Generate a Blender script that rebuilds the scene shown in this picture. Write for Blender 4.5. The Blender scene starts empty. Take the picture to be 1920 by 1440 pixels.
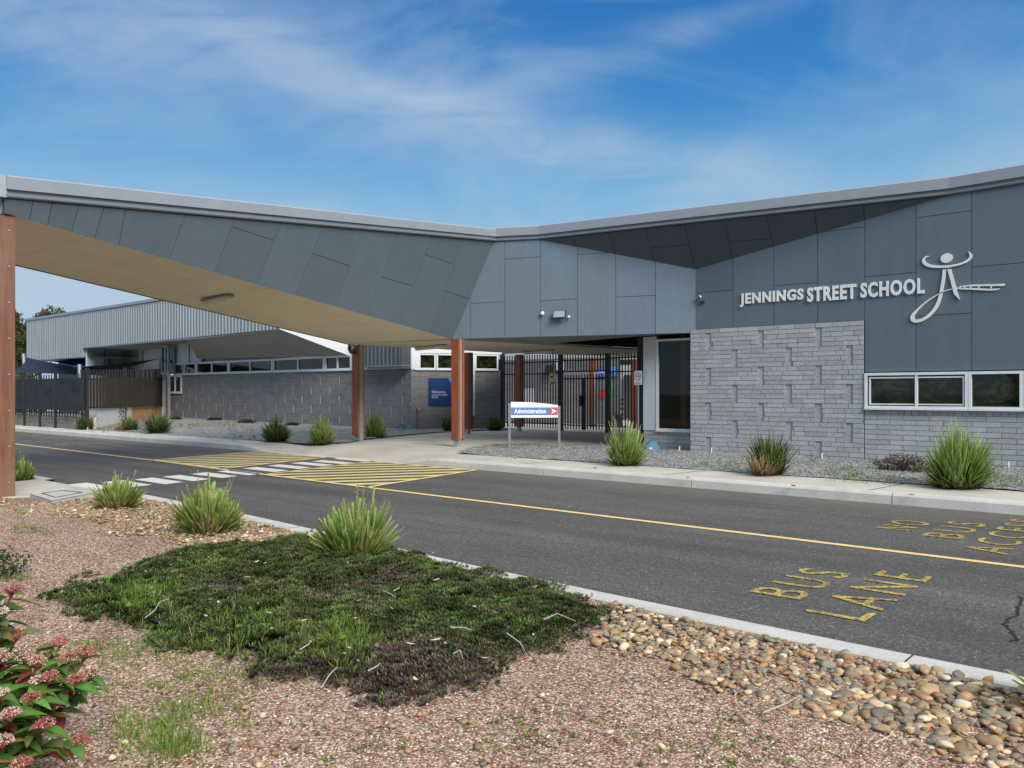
import bpy, bmesh, math, random
import numpy as np
from mathutils import Vector, noise as mnoise
from mathutils.geometry import tessellate_polygon

random.seed(7); rng = np.random.default_rng(7)
R = math.radians
sc = bpy.context.scene
col = sc.collection

# ------------------------------------------------------------------ survey
# The road runs along world X, the school lies towards +Y.  The viewpoint stands
# on the verge at the origin, 1.35 m above the ground.  ont / onz / onp turn a
# bearing read off the survey into a point on a wall plane, a level or a plane.
AZ = math.atan2(.652, .758)
FW = (-math.sin(AZ), math.cos(AZ)); RT = (math.cos(AZ), math.sin(AZ)); FL = 1540.; EYE = 1.35
def ray(x, y):
    a = (x-960)/FL; b = (737-y)/FL
    return FW[0]+a*RT[0], FW[1]+a*RT[1], b
def onz(x, y, z):
    r = ray(x, y); k = (z-EYE)/r[2]; return Vector((k*r[0], k*r[1], z))
def ont(x, y, t):
    r = ray(x, y); k = t/r[1]; return Vector((k*r[0], t, EYE+k*r[2]))
def onp(x, y, p, q):
    r = ray(x, y); n = (q[1]-p[1], -(q[0]-p[0]))
    k = (n[0]*p[0]+n[1]*p[1])/(n[0]*r[0]+n[1]*r[1]); return Vector((k*r[0], k*r[1], EYE+k*r[2]))
def onplane(x, y, p, n):
    r = Vector(ray(x, y)); o = Vector((0, 0, EYE)); k = (p-o).dot(n)/r.dot(n); return o+r*k
def atk(x, y, k):
    r = ray(x, y); return Vector((k*r[0], k*r[1], EYE+k*r[2]))

# ------------------------------------------------------------------ materials
def new_mat(name):
    m = bpy.data.materials.new(name); m.use_nodes = True
    nt = m.node_tree; nt.nodes.clear()
    out = nt.nodes.new('ShaderNodeOutputMaterial'); b = nt.nodes.new('ShaderNodeBsdfPrincipled')
    nt.links.new(b.outputs[0], out.inputs[0])
    return m, nt, b
def N(nt, t, **kw):
    n = nt.nodes.new(t)
    for k, v in kw.items():
        if k.startswith('i_'):
            key = k[2:]; key = int(key) if key.isdigit() else key.replace('_', ' ')
            n.inputs[key].default_value = v
        else: setattr(n, k, v)
    return n
def coord(nt, scale=(1, 1, 1), rot=(0, 0, 0)):
    tc = N(nt, 'ShaderNodeTexCoord'); mp = N(nt, 'ShaderNodeMapping')
    mp.inputs['Scale'].default_value = scale; mp.inputs['Rotation'].default_value = rot
    nt.links.new(tc.outputs['Object'], mp.inputs[0]); return mp.outputs[0]
def nz(nt, c, scale, detail=4, rough=.55, dist=0.):
    n = N(nt, 'ShaderNodeTexNoise'); n.inputs['Scale'].default_value = scale
    n.inputs['Detail'].default_value = detail; n.inputs['Roughness'].default_value = rough
    n.inputs['Distortion'].default_value = dist
    nt.links.new(c, n.inputs['Vector']); return n.outputs[0]
def ramp(nt, f, stops):
    r = N(nt, 'ShaderNodeValToRGB'); e = r.color_ramp.elements
    while len(e) > 1: e.remove(e[-1])
    for i, (p, c) in enumerate(stops):
        if not hasattr(c, '__len__'): c = (c, c, c)
        el = e[0] if i == 0 else e.new(p)
        el.position = p; el.color = tuple(c)+(1,)
    nt.links.new(f, r.inputs[0]); return r.outputs[0]
def mix(nt, f, a, b, mode='MIX'):
    m = N(nt, 'ShaderNodeMix', data_type='RGBA', blend_type=mode)
    for k, v in ((0, f), (6, a), (7, b)):
        if isinstance(v, (int, float)): m.inputs[k].default_value = v
        elif isinstance(v, tuple): m.inputs[k].default_value = v+(1,) if len(v) == 3 else v
        else: nt.links.new(v, m.inputs[k])
    return m.outputs[2]
def math_(nt, op, a, b=0.):
    m = N(nt, 'ShaderNodeMath', operation=op)
    for k, v in ((0, a), (1, b)):
        if isinstance(v, (int, float)): m.inputs[k].default_value = v
        else: nt.links.new(v, m.inputs[k])
    return m.outputs[0]
def bump(nt, b, h, strength=.3, dist=.01):
    n = N(nt, 'ShaderNodeBump'); n.inputs['Strength'].default_value = strength
    n.inputs['Distance'].default_value = dist
    nt.links.new(h, n.inputs['Height']); nt.links.new(n.outputs[0], b.inputs['Normal'])
def attr(nt, name='tint'):
    a = N(nt, 'ShaderNodeAttribute', attribute_name=name); return a.outputs['Color']
def setc(nt, b, c):
    if isinstance(c, tuple): b.inputs['Base Color'].default_value = c+(1,)
    else: nt.links.new(c, b.inputs['Base Color'])
M = {}
def plain(name, c, rough=.6, metal=0., var=.15, scale=6, bs=0, spec=.5):
    m, nt, b = new_mat(name)
    n = nz(nt, coord(nt), scale, 5, .6)
    f = ramp(nt, n, [(.3, 1-var), (.7, 1+var*.6)])
    setc(nt, b, mix(nt, 1., c, f, 'MULTIPLY'))
    b.inputs['Roughness'].default_value = rough; b.inputs['Metallic'].default_value = metal
    b.inputs['Specular IOR Level'].default_value = spec
    if bs: bump(nt, b, n, bs, .01)
    M[name] = m; return m
def tinted(name, c, rough=.75, scale=14, var=.15, bs=.3, streak=False, bdist=.006, spec=.35):
    m, nt, b = new_mat(name)
    t = attr(nt)
    n = nz(nt, coord(nt), scale, 6, .65)
    f = ramp(nt, n, [(.3, 1-var), (.7, 1+var)])
    cc = mix(nt, 1., mix(nt, 1., c, t, 'MULTIPLY'), f, 'MULTIPLY')
    if streak:
        s = nz(nt, coord(nt, (3.5, 3.5, .35)), 1.2, 5, .65)
        cc = mix(nt, 1., cc, ramp(nt, s, [(.3, .94), (.55, 1.), (.8, 1.06)]), 'MULTIPLY')
    setc(nt, b, cc); b.inputs['Roughness'].default_value = rough
    b.inputs['Specular IOR Level'].default_value = spec
    if bs: bump(nt, b, n, bs, bdist)
    M[name] = m; return m

def asphalt():
    m, nt, b = new_mat('asphalt'); c = coord(nt)
    v = N(nt, 'ShaderNodeTexVoronoi'); v.inputs['Scale'].default_value = 85; nt.links.new(c, v.inputs['Vector'])
    sp = ramp(nt, v.outputs['Color'], [(.0, .05), (.45, .082), (.72, .11), (.9, .155), (.97, .28), (1., .42)])
    fine = nz(nt, c, 170, 3, .7)
    cc = mix(nt, 1., sp, ramp(nt, fine, [(.3, .7), (.7, 1.3)]), 'MULTIPLY')
    big = nz(nt, coord(nt, (.5, 1.4, 1)), .8, 6, .6)
    cc = mix(nt, 1., cc, ramp(nt, big, [(.3, .8), (.5, 1.), (.72, 1.22)]), 'MULTIPLY')
    # worn wheel tracks along the lanes
    st = nz(nt, coord(nt, (.04, 1.6, 1)), 1.6, 4, .6)
    cc = mix(nt, 1., cc, ramp(nt, st, [(.35, .88), (.65, 1.12)]), 'MULTIPLY')
    cc = mix(nt, 1., cc, (1.05, 1., .93), 'MULTIPLY')
    tc = N(nt, 'ShaderNodeTexCoord'); sy = N(nt, 'ShaderNodeSeparateXYZ'); nt.links.new(tc.outputs['Object'], sy.inputs[0])
    yy = math_(nt, 'ADD', sy.outputs['Y'], math_(nt, 'MULTIPLY', nz(nt, coord(nt), 1.5, 5, .7), .5))
    far = ramp(nt, math_(nt, 'MULTIPLY', yy, .1), [(.45, .0), (.475, .0), (1.045, 0.), (1.07, .7), (1.10, .85)]); nearm = ramp(nt, math_(nt, 'MULTIPLY', yy, .1), [(.44, .5), (.475, .0)])
    cc = mix(nt, math_(nt, 'MULTIPLY', math_(nt, 'ADD', far, nearm), nz(nt, coord(nt, (1, 1, 1)), 5, 5, .7)), cc, (.16, .14, .105))
    for y0 in (5.1, 6.75, 8.3, 9.85):
        t_ = math_(nt, 'ABSOLUTE', math_(nt, 'SUBTRACT', sy.outputs['Y'], y0)); cc = mix(nt, ramp(nt, t_, [(0., .16), (.42, 0.)]), cc, (.05, .05, .05))
    oil = nz(nt, coord(nt, (.7, 1.2, 1)), 1.1, 3, .5); cc = mix(nt, ramp(nt, oil, [(.66, 0.), (.76, .35)]), cc, (.04, .04, .04))
    setc(nt, b, cc); b.inputs['Roughness'].default_value = .85
    b.inputs['Specular IOR Level'].default_value = .25
    bump(nt, b, mix(nt, .5, v.outputs['Distance'], fine), .5, .006); M['asphalt'] = m
asphalt()
def concrete(name, c, s=1.):
    m, nt, b = new_mat(name); k = coord(nt)
    n1 = nz(nt, k, .9*s, 7, .62, .6); n2 = nz(nt, k, 60, 4, .7)
    cc = mix(nt, 1., c, ramp(nt, n1, [(.28, .8), (.5, 1.), (.75, 1.14)]), 'MULTIPLY')
    cc = mix(nt, 1., cc, ramp(nt, n2, [(.3, .88), (.7, 1.08)]), 'MULTIPLY')
    n3 = nz(nt, k, 3.1, 6, .7, 1.2)
    cc = mix(nt, ramp(nt, n3, [(.58, 0.), (.75, .45)]), cc, (c[0]*.62, c[1]*.58, c[2]*.52))
    setc(nt, b, cc); b.inputs['Roughness'].default_value = .85; bump(nt, b, n2, .25, .004); M[name] = m
concrete('concrete', (.50, .465, .395)); concrete('kerb_concrete', (.53, .515, .47), 2.)
concrete('pit_concrete', (.5, .49, .45))
def gravel(name, stops, scale, bs=.8, weeds=None, bd=.012):
    m, nt, b = new_mat(name); c = coord(nt)
    v = N(nt, 'ShaderNodeTexVoronoi'); v.inputs['Scale'].default_value = scale; nt.links.new(c, v.inputs['Vector'])
    sp = N(nt, 'ShaderNodeSeparateColor'); nt.links.new(v.outputs['Color'], sp.inputs[0])
    cc = ramp(nt, sp.outputs[0], stops)
    cc = mix(nt, 1., cc, ramp(nt, v.outputs['Distance'], [(0., 1.1), (.45, .95), (.75, .45)]), 'MULTIPLY')
    big = nz(nt, c, 1.1, 6, .65, .4)
    cc = mix(nt, 1., cc, ramp(nt, big, [(.3, .75), (.5, 1.), (.7, 1.18)]), 'MULTIPLY')
    if weeds:
        w = nz(nt, c, weeds[0], 7, .7)
        cc = mix(nt, ramp(nt, w, [(weeds[1], 0.), (weeds[1]+.12, weeds[2])]), cc, weeds[3])
    setc(nt, b, cc); b.inputs['Roughness'].default_value = .9; b.inputs['Specular IOR Level'].default_value = .2
    bump(nt, b, math_(nt, 'SUBTRACT', 1., v.outputs['Distance']), bs, bd); M[name] = m
gravel('pink_gravel', [(0., (.16, .08, .05)), (.25, (.31, .175, .115)), (.55, (.45, .29, .205)), (.8, (.56, .42, .31)), (1., (.7, .62, .5))], 75,
       weeds=(2.3, .6, .5, (.16, .17, .07)))
gravel('grey_gravel', [(0., (.13, .13, .125)), (.4, (.26, .262, .255)), (.75, (.38, .385, .375)), (1., (.55, .55, .53))], 34,
       weeds=(.9, .66, .35, (.14, .15, .08)), bd=.02)
def painted(name, c, lo, hi):
    m, nt, b = new_mat(name); k = coord(nt)
    n = nz(nt, k, 34, 5, .75); g = nz(nt, k, 2.2, 4, .6)
    f = math_(nt, 'ADD', n, math_(nt, 'MULTIPLY', g, .25))
    cc = mix(nt, ramp(nt, f, [(lo, 0.), (hi, 1.)]), (.07, .068, .06), c)
    cc = mix(nt, 1., cc, ramp(nt, nz(nt, k, 7, 4, .6), [(.3, .85), (.7, 1.08)]), 'MULTIPLY')
    setc(nt, b, cc); b.inputs['Roughness'].default_value = .7; M[name] = m
painted('line_paint', (.84, .60, .25), .34, .48)
painted('hatch_paint', (.70, .57, .24), .38, .54)
painted('faded_yellow', (.58, .42, .07), .53, .69)
painted('white_paint', (.72, .71, .66), .34, .5)

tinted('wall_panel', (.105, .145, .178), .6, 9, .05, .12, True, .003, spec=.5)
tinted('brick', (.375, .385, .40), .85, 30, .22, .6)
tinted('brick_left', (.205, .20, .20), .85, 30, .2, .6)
tinted('wall_panel_sunlit', (.138, .188, .236), .55, 9, .05, .12, True, .003, spec=.5)  # same panel paint, with the angled wall's stronger light put into the colour
tinted('wall_panel_shaded', (.062, .078, .096), .6, 9, .05, .12, True, .003, spec=.4)  # same panel paint, with the shade of the downward-facing soffit put into the colour
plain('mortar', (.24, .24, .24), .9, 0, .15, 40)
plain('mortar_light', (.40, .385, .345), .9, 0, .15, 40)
plain('soffit_paint', (.69, .61, .455), .85, 0, .06, 3, spec=.15)
plain('soffit_grey', (.34, .335, .30), .85, 0, .06, 3, spec=.15)
plain('joint_dark', (.02, .022, .025), .9, 0)
plain('flashing', (.35, .38, .41), .42, .35, .07, 5)
plain('gutter', (.22, .24, .26), .45, .3, .07, 5)
plain('galvanised', (.42, .45, .46), .45, .6, .2, 18)
plain('white_frame', (.68, .71, .73), .45, 0, .05, 6)
plain('white_wall', (.66, .68, .68), .7, 0, .05, 3)
plain('pale_wall', (.52, .55, .57), .7, 0, .05, 3)
plain('black_metal', (.017, .019, .024), .45, .1, .25, 10)
plain('sign_post', (.20, .215, .235), .4, .4, .1, 12)
plain('black_plastic', (.02, .02, .022), .4, 0)
plain('white_plastic', (.75, .75, .73), .4, 0, .05)
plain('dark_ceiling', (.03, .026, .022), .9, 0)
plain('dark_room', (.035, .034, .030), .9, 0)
plain('sign_white', (.80, .81, .79), .4, 0, .03)
plain('sign_blue', (.085, .17, .50), .4, 0, .06)
plain('sign_red', (.48, .075, .075), .4, 0, .06)
plain('board_navy', (.009, .042, .16), .4, 0, .08)
plain('board_blue', (.05, .25, .70), .4, 0, .06)
plain('board_light_blue', (.12, .38, .80), .4, 0, .06)
plain('letter_silver', (.84, .85, .83), .4, .15, .12, 2)
plain('emblem_silver', (.80, .805, .78), .4, .15, .08, 2)
plain('sail_navy', (.004, .009, .032), .85, 0, .12, 4)
plain('sail_blue', (.02, .07, .45), .85, 0, .12, 4)
plain('bait_blue', (.09, .22, .36), .5, 0, .3, 10)
plain('light_glass', (.34, .40, .38), .15, 0, .1, 10)
plain('diffuser', (.62, .57, .46), .45, 0, .1, 10)
plain('orange_panel', (.55, .28, .13), .8, 0, .25, 2.5, spec=.2)
plain('sleeper', (.50, .45, .36), .9, 0, .35, 7, .4, spec=.1)
plain('bark', (.16, .12, .09), .9, 0, .3, 12, .5, spec=.1)
plain('pvc_dark', (.03, .03, .03), .4)
plain('yellow_sign', (.70, .55, .03), .5, 0, .06)
plain('art_red', (.6, .03, .03), .5); plain('art_green', (.05, .38, .06), .5); plain('art_yellow', (.7, .6, .03), .5)
plain('poster', (.5, .48, .55), .6, 0, .3, 25)
plain('crack', (.012, .012, .012), .95)
plain('dry_leaf_pale', (.6, .5, .4), .8, 0, .2, 30); plain('dry_leaf_brown', (.34, .18, .10), .8, 0, .3, 30)
plain('dry_stick', (.48, .43, .36), .8, 0, .2, 30)
plain('outer_ground', (.13, .13, .08), .95, 0, .35, .3)
plain('flower_white', (.75, .72, .6), .6)
def timber():
    m, nt, b = new_mat('timber')
    g = nz(nt, coord(nt, (24, 24, 1.1)), 1.6, 7, .65, .5)
    cc = ramp(nt, g, [(.25, (.16, .040, .016)), (.5, (.30, .080, .030)), (.75, (.42, .13, .05))])
    l = nz(nt, coord(nt, (2, 2, .8)), 1., 4, .6)
    cc = mix(nt, 1., cc, ramp(nt, l, [(.3, .75), (.7, 1.2)]), 'MULTIPLY')
    setc(nt, b, cc); b.inputs['Roughness'].default_value = .6; bump(nt, b, g, .25, .004); M['timber'] = m
    m, nt, b = new_mat('weathered_timber')
    g = nz(nt, coord(nt, (24, 24, 1.1)), 1.4, 7, .65, .5)
    cc = ramp(nt, g, [(.25, (.095, .038, .022)), (.5, (.17, .068, .040)), (.75, (.23, .11, .068))])
    l = nz(nt, coord(nt, (1, 1, .9)), 1.3, 5, .6)
    cc = mix(nt, ramp(nt, l, [(.5, 0.), (.75, .5)]), cc, (.24, .16, .105))
    setc(nt, b, cc); b.inputs['Roughness'].default_value = .7; bump(nt, b, g, .25, .004); M['weathered_timber'] = m
timber()
def cladding():
    m, nt, b = new_mat('ribbed_steel')
    n = nz(nt, coord(nt, (1, 1, .2)), 3, 4)
    cc = mix(nt, 1., (.27, .30, .33), ramp(nt, n, [(.3, .9), (.7, 1.08)]), 'MULTIPLY')
    setc(nt, b, cc); b.inputs['Roughness'].default_value = .45; b.inputs['Metallic'].default_value = .3; M['ribbed_steel'] = m
cladding()
plain('ribbed_dark', (.10, .108, .12), .5, .3, .1, 4)
def glass_dark():
    m, nt, b = new_mat('window_glass')
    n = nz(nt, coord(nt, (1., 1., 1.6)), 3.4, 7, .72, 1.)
    setc(nt, b, ramp(nt, n, [(.36, (.003, .004, .003)), (.5, (.010, .014, .006)), (.60, (.035, .038, .012)), (.68, (.06, .062, .03)), (.8, (.16, .20, .22))]))  # reflected foliage and bits of sky painted into the glass colour
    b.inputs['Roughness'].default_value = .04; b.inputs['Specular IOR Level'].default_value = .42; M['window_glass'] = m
    m = bpy.data.materials.new('clear_glass'); m.use_nodes = True; nt = m.node_tree; nt.nodes.clear()
    o = N(nt, 'ShaderNodeOutputMaterial'); t = N(nt, 'ShaderNodeBsdfTransparent'); t.inputs[0].default_value = (.5, .56, .55, 1)
    g = N(nt, 'ShaderNodeBsdfGlossy'); g.inputs['Roughness'].default_value = .02
    f = N(nt, 'ShaderNodeFresnel'); f.inputs[0].default_value = 1.5; mx = N(nt, 'ShaderNodeMixShader')
    nt.links.new(f.outputs[0], mx.inputs[0]); nt.links.new(t.outputs[0], mx.inputs[1]); nt.links.new(g.outputs[0], mx.inputs[2])
    nt.links.new(mx.outputs[0], o.inputs[0]); M['clear_glass'] = m
glass_dark()
def mesh_screen():
    m = bpy.data.materials.new('shade_mesh'); m.use_nodes = True; nt = m.node_tree; nt.nodes.clear()
    o = N(nt, 'ShaderNodeOutputMaterial'); t = N(nt, 'ShaderNodeBsdfTransparent')
    d = N(nt, 'ShaderNodeBsdfDiffuse'); a = attr(nt); nt.links.new(a, d.inputs[0])
    n = nz(nt, coord(nt, (1, 1, .5)), 1.2, 5); f = ramp(nt, n, [(.3, .78), (.7, .90)])
    mx = N(nt, 'ShaderNodeMixShader'); nt.links.new(f, mx.inputs[0])
    nt.links.new(t.outputs[0], mx.inputs[1]); nt.links.new(d.outputs[0], mx.inputs[2]); nt.links.new(mx.outputs[0], o.inputs[0])
    M['shade_mesh'] = m
mesh_screen()
plain('shade_cloth', (.040, .045, .050), .85, 0, .2, 2.5, spec=.15)
def leafmat(name, rough=.5, trans=.35, spec=.35, var=.18):
    m = bpy.data.materials.new(name); m.use_nodes = True; nt = m.node_tree; nt.nodes.clear()
    o = N(nt, 'ShaderNodeOutputMaterial'); b = N(nt, 'ShaderNodeBsdfPrincipled'); t = N(nt, 'ShaderNodeBsdfTranslucent')
    c = mix(nt, 1., attr(nt), ramp(nt, nz(nt, coord(nt), 25, 3), [(.3, 1-var), (.7, 1+var)]), 'MULTIPLY')
    nt.links.new(c, b.inputs['Base Color']); nt.links.new(c, t.inputs[0])
    b.inputs['Roughness'].default_value = rough; b.inputs['Specular IOR Level'].default_value = spec
    mx = N(nt, 'ShaderNodeMixShader'); mx.inputs[0].default_value = trans
    nt.links.new(b.outputs[0], mx.inputs[1]); nt.links.new(t.outputs[0], mx.inputs[2]); nt.links.new(mx.outputs[0], o.inputs[0])
    M[name] = m
leafmat('leaf', .6, .35, .22); leafmat('groundcover_leaf', .7, .2, .15); leafmat('flower', .7, .25, .1)
def stone():
    m, nt, b = new_mat('stone')
    k = coord(nt)
    c = mix(nt, 1., attr(nt), ramp(nt, nz(nt, k, 38, 6, .7), [(.3, .66), (.7, 1.22)]), 'MULTIPLY')
    setc(nt, b, c); b.inputs['Roughness'].default_value = .65; b.inputs['Specular IOR Level'].default_value = .3
    bump(nt, b, nz(nt, k, 90, 4), .2, .003); M['stone'] = m
stone()

# ------------------------------------------------------------------ mesh building
def root_loc(o):
    v = Vector((0, 0, 0))
    while o is not None: v += o.location; o = o.parent
    return v
class MB:
    def __init__(s): s.v = []; s.f = []; s.c = []; s.mi = []
    def add(s, vs, fs, c=(1, 1, 1), mi=0):
        n = len(s.v); s.v += [tuple(v) for v in vs]; s.c += [c]*len(vs)
        for f in fs: s.f.append(tuple(n+i for i in f)); s.mi.append(mi)
    def quad(s, a, b, c, d, col_=(1, 1, 1), mi=0): s.add([a, b, c, d], [(0, 1, 2, 3)], col_, mi)
    def box(s, p, q, c=(1, 1, 1), mi=0):
        x0, y0, z0 = p; x1, y1, z1 = q
        vs = [(x, y, z) for z in (z0, z1) for y in (y0, y1) for x in (x0, x1)]
        s.add(vs, [(0, 2, 3, 1), (4, 5, 7, 6), (0, 1, 5, 4), (2, 6, 7, 3), (0, 4, 6, 2), (1, 3, 7, 5)], c, mi)
    def obox(s, o, u, v, w, c=(1, 1, 1), mi=0):  # oriented box from a corner and three edge vectors
        o, u, v, w = Vector(o), Vector(u), Vector(v), Vector(w)
        vs = [o, o+u, o+u+v, o+v, o+w, o+u+w, o+u+v+w, o+v+w]
        s.add(vs, [(0, 3, 2, 1), (4, 5, 6, 7), (0, 1, 5, 4), (1, 2, 6, 5), (2, 3, 7, 6), (3, 0, 4, 7)], c, mi)
    def beam(s, a, b, w, h, c=(1, 1, 1), mi=0, up=(0, 0, 1)):
        a, b = Vector(a), Vector(b); d = (b-a).normalized(); up = Vector(up)
        if abs(d.dot(up)) > .95: up = Vector((1, 0, 0))
        x = d.cross(up).normalized()*w; y = x.cross(d).normalized()*h
        s.obox(a-x/2-y/2, x, y, b-a, c, mi)
    def tube(s, pts, r, n=8, c=(1, 1, 1), mi=0, cap=True):
        pts = [Vector(p) for p in pts]; rs = r if hasattr(r, '__len__') else [r]*len(pts)
        vs = []
        for i, p in enumerate(pts):
            d = (pts[min(i+1, len(pts)-1)]-pts[max(i-1, 0)]).normalized()
            up = Vector((0, 0, 1)) if abs(d.z) < .9 else Vector((1, 0, 0))
            x = d.cross(up).normalized(); y = x.cross(d)
            vs += [p+(x*math.cos(2*math.pi*k/n)+y*math.sin(2*math.pi*k/n))*rs[i] for k in range(n)]
        fs = [(i*n+k, i*n+(k+1) % n, (i+1)*n+(k+1) % n, (i+1)*n+k) for i in range(len(pts)-1) for k in range(n)]
        if cap: fs += [tuple(range(n))[::-1], tuple(range((len(pts)-1)*n, len(pts)*n))]
        s.add(vs, fs, c, mi)
    def slab(s, pts, d, c=(1, 1, 1), mi=0):   # polygon extruded by vector d
        pts = [Vector(p) for p in pts]; d = Vector(d); n = len(pts)
        tri = [tuple(t) for t in tessellate_polygon([pts])]
        s.add(pts+[p+d for p in pts], [t for t in tri]+[tuple(i+n for i in t) for t in tri]+[(i, (i+1) % n, (i+1) % n+n, i+n) for i in range(n)], c, mi)
    def sphere(s, p, r, c=(1, 1, 1), n=10, m=6, mi=0):
        p = Vector(p); r = Vector(r) if hasattr(r, '__len__') else Vector((r, r, r)); vs = [p+Vector((0, 0, r.z))]
        for i in range(1, m):
            a = math.pi*i/m
            vs += [p+Vector((r.x*math.sin(a)*math.cos(2*math.pi*k/n), r.y*math.sin(a)*math.sin(2*math.pi*k/n), r.z*math.cos(a))) for k in range(n)]
        vs.append(p-Vector((0, 0, r.z)))
        fs = [(0, 1+k, 1+(k+1) % n) for k in range(n)]
        fs += [(1+i*n+k, 1+(i+1)*n+k, 1+(i+1)*n+(k+1) % n, 1+i*n+(k+1) % n) for i in range(m-2) for k in range(n)]
        L = len(vs)-1; fs += [(L, 1+(m-2)*n+(k+1) % n, 1+(m-2)*n+k) for k in range(n)]
        s.add(vs, fs, c, mi)
    def build(s, name, mats, parent=None, smooth=False, bevel=0):
        if not isinstance(mats, (list, tuple)): mats = [mats]
        off = root_loc(parent)
        me = bpy.data.meshes.new(name)
        me.from_pydata([(v[0]-off.x, v[1]-off.y, v[2]-off.z) for v in s.v], [], s.f)
        for m in mats: me.materials.append(M[m] if isinstance(m, str) else m)
        if len(mats) > 1: me.polygons.foreach_set('material_index', s.mi)
        a = me.color_attributes.new('tint', 'FLOAT_COLOR', 'POINT')
        a.data.foreach_set('color', np.array([(c[0], c[1], c[2], 1) for c in s.c], dtype=np.float32).ravel())
        if smooth: me.polygons.foreach_set('use_smooth', [True]*len(me.polygons))
        me.validate(); me.update()
        o = bpy.data.objects.new(name, me); col.objects.link(o); o.parent = parent
        if bevel:
            b = o.modifiers.new('bevel', 'BEVEL'); b.width = bevel; b.segments = 2; b.limit_method = 'ANGLE'
        return o
def np_mesh(name, V, F, C, mat, parent=None, smooth=False):
    """V (n,3), F (m,k) index array with constant k, C (n,3)"""
    off = root_loc(parent)
    me = bpy.data.meshes.new(name); k = F.shape[1]
    me.vertices.add(len(V)); me.vertices.foreach_set('co', (V-np.array(off)).astype(np.float32).ravel())
    me.loops.add(F.size); me.loops.foreach_set('vertex_index', F.astype(np.int32).ravel())
    me.polygons.add(len(F)); me.polygons.foreach_set('loop_start', np.arange(0, F.size, k, dtype=np.int32))
    me.polygons.foreach_set('loop_total', np.full(len(F), k, dtype=np.int32))
    if smooth: me.polygons.foreach_set('use_smooth', np.ones(len(F), dtype=bool))
    me.update(calc_edges=True)
    a = me.color_attributes.new('tint', 'FLOAT_COLOR', 'POINT')
    a.data.foreach_set('color', np.concatenate([C, np.ones((len(C), 1))], 1).astype(np.float32).ravel())
    me.materials.append(M[mat])
    o = bpy.data.objects.new(name, me); col.objects.link(o); o.parent = parent
    return o
def tag(o, label=None, cat=None, group=None, kind=None):
    if label: o['label'] = label
    if cat: o['category'] = cat
    if group: o['group'] = group
    if kind: o['kind'] = kind
    return o
def thing(name, label, cat, loc=(0, 0, 0), group=None):
    o = bpy.data.objects.new(name, None); col.objects.link(o); o.location = loc; o.empty_display_size = .3
    return tag(o, label, cat, group)

# -- panelled surfaces -------------------------------------------------
def split_poly(poly, p, q):
    n = Vector((-(q-p).y, (q-p).x)); A, B = [], []
    for i, a in enumerate(poly):
        b = poly[(i+1) % len(poly)]; da = (a-p).dot(n); db = (b-p).dot(n)
        if da >= 0: A.append(a)
        if da <= 0: B.append(a)
        if da*db < 0:
            x = a+(b-a)*(da/(da-db)); A.append(x); B.append(x)
    return A, B
def area(poly): return sum(poly[i].x*poly[(i+1) % len(poly)].y-poly[(i+1) % len(poly)].x*poly[i].y for i in range(len(poly)))/2
def inside(poly, p):
    s = None; r = False
    for i, a in enumerate(poly):
        b = poly[(i+1) % len(poly)]
        if (a.y > p.y) != (b.y > p.y) and p.x < (b.x-a.x)*(p.y-a.y)/(b.y-a.y)+a.x: r = not r
    return r
def inset(poly, g):
    if area(poly) < 0: poly = poly[::-1]
    P = [poly[i] for i in range(len(poly)) if (poly[i]-poly[i-1]).length > 1e-4]; out = P
    for i in range(len(P)):
        a, b = P[i], P[(i+1) % len(P)]; d = (b-a).normalized(); n = Vector((-d.y, d.x)); o = a+n*g
        A, B = split_poly(out, o, o+d) if len(out) > 2 else (out, out)
        out = A
        if len(out) < 3: return []
    return out
def panels(mb, poly3, n, cuts, gap=.009, depth=.018, var=.05):
    o = Vector(poly3[0]); n = Vector(n).normalized(); u = (Vector((0, 0, 1)).cross(n)).normalized(); v = n.cross(u)
    to2 = lambda p: Vector(((Vector(p)-o).dot(u), (Vector(p)-o).dot(v)))
    to3 = lambda p, h=0: o+u*p.x+v*p.y+n*h
    poly = [to2(p) for p in poly3]; pieces = [poly]
    for a, b in cuts:
        a, b = to2(a), to2(b); m = (a+b)/2
        for i, pc in enumerate(pieces):
            if inside(pc, m):
                A, B = split_poly(pc, a, b); pieces[i:i+1] = [x for x in (A, B) if len(x) > 2]; break
    bp = [to3(p) for p in poly]
    mb.add(bp, [tuple(t) for t in tessellate_polygon([bp])], (1, 1, 1), 1)
    for pc in pieces:
        q = inset(pc, gap/2)
        if len(q) < 3: continue
        t = 1+random.uniform(-var, var); c = (t, t, t*random.uniform(.99, 1.01)); k = len(q)
        mb.add([to3(p) for p in q]+[to3(p, depth) for p in q], [tuple(range(k, 2*k))]+[(i, (i+1) % k, (i+1) % k+k, i+k) for i in range(k)], c, 0)
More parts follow.
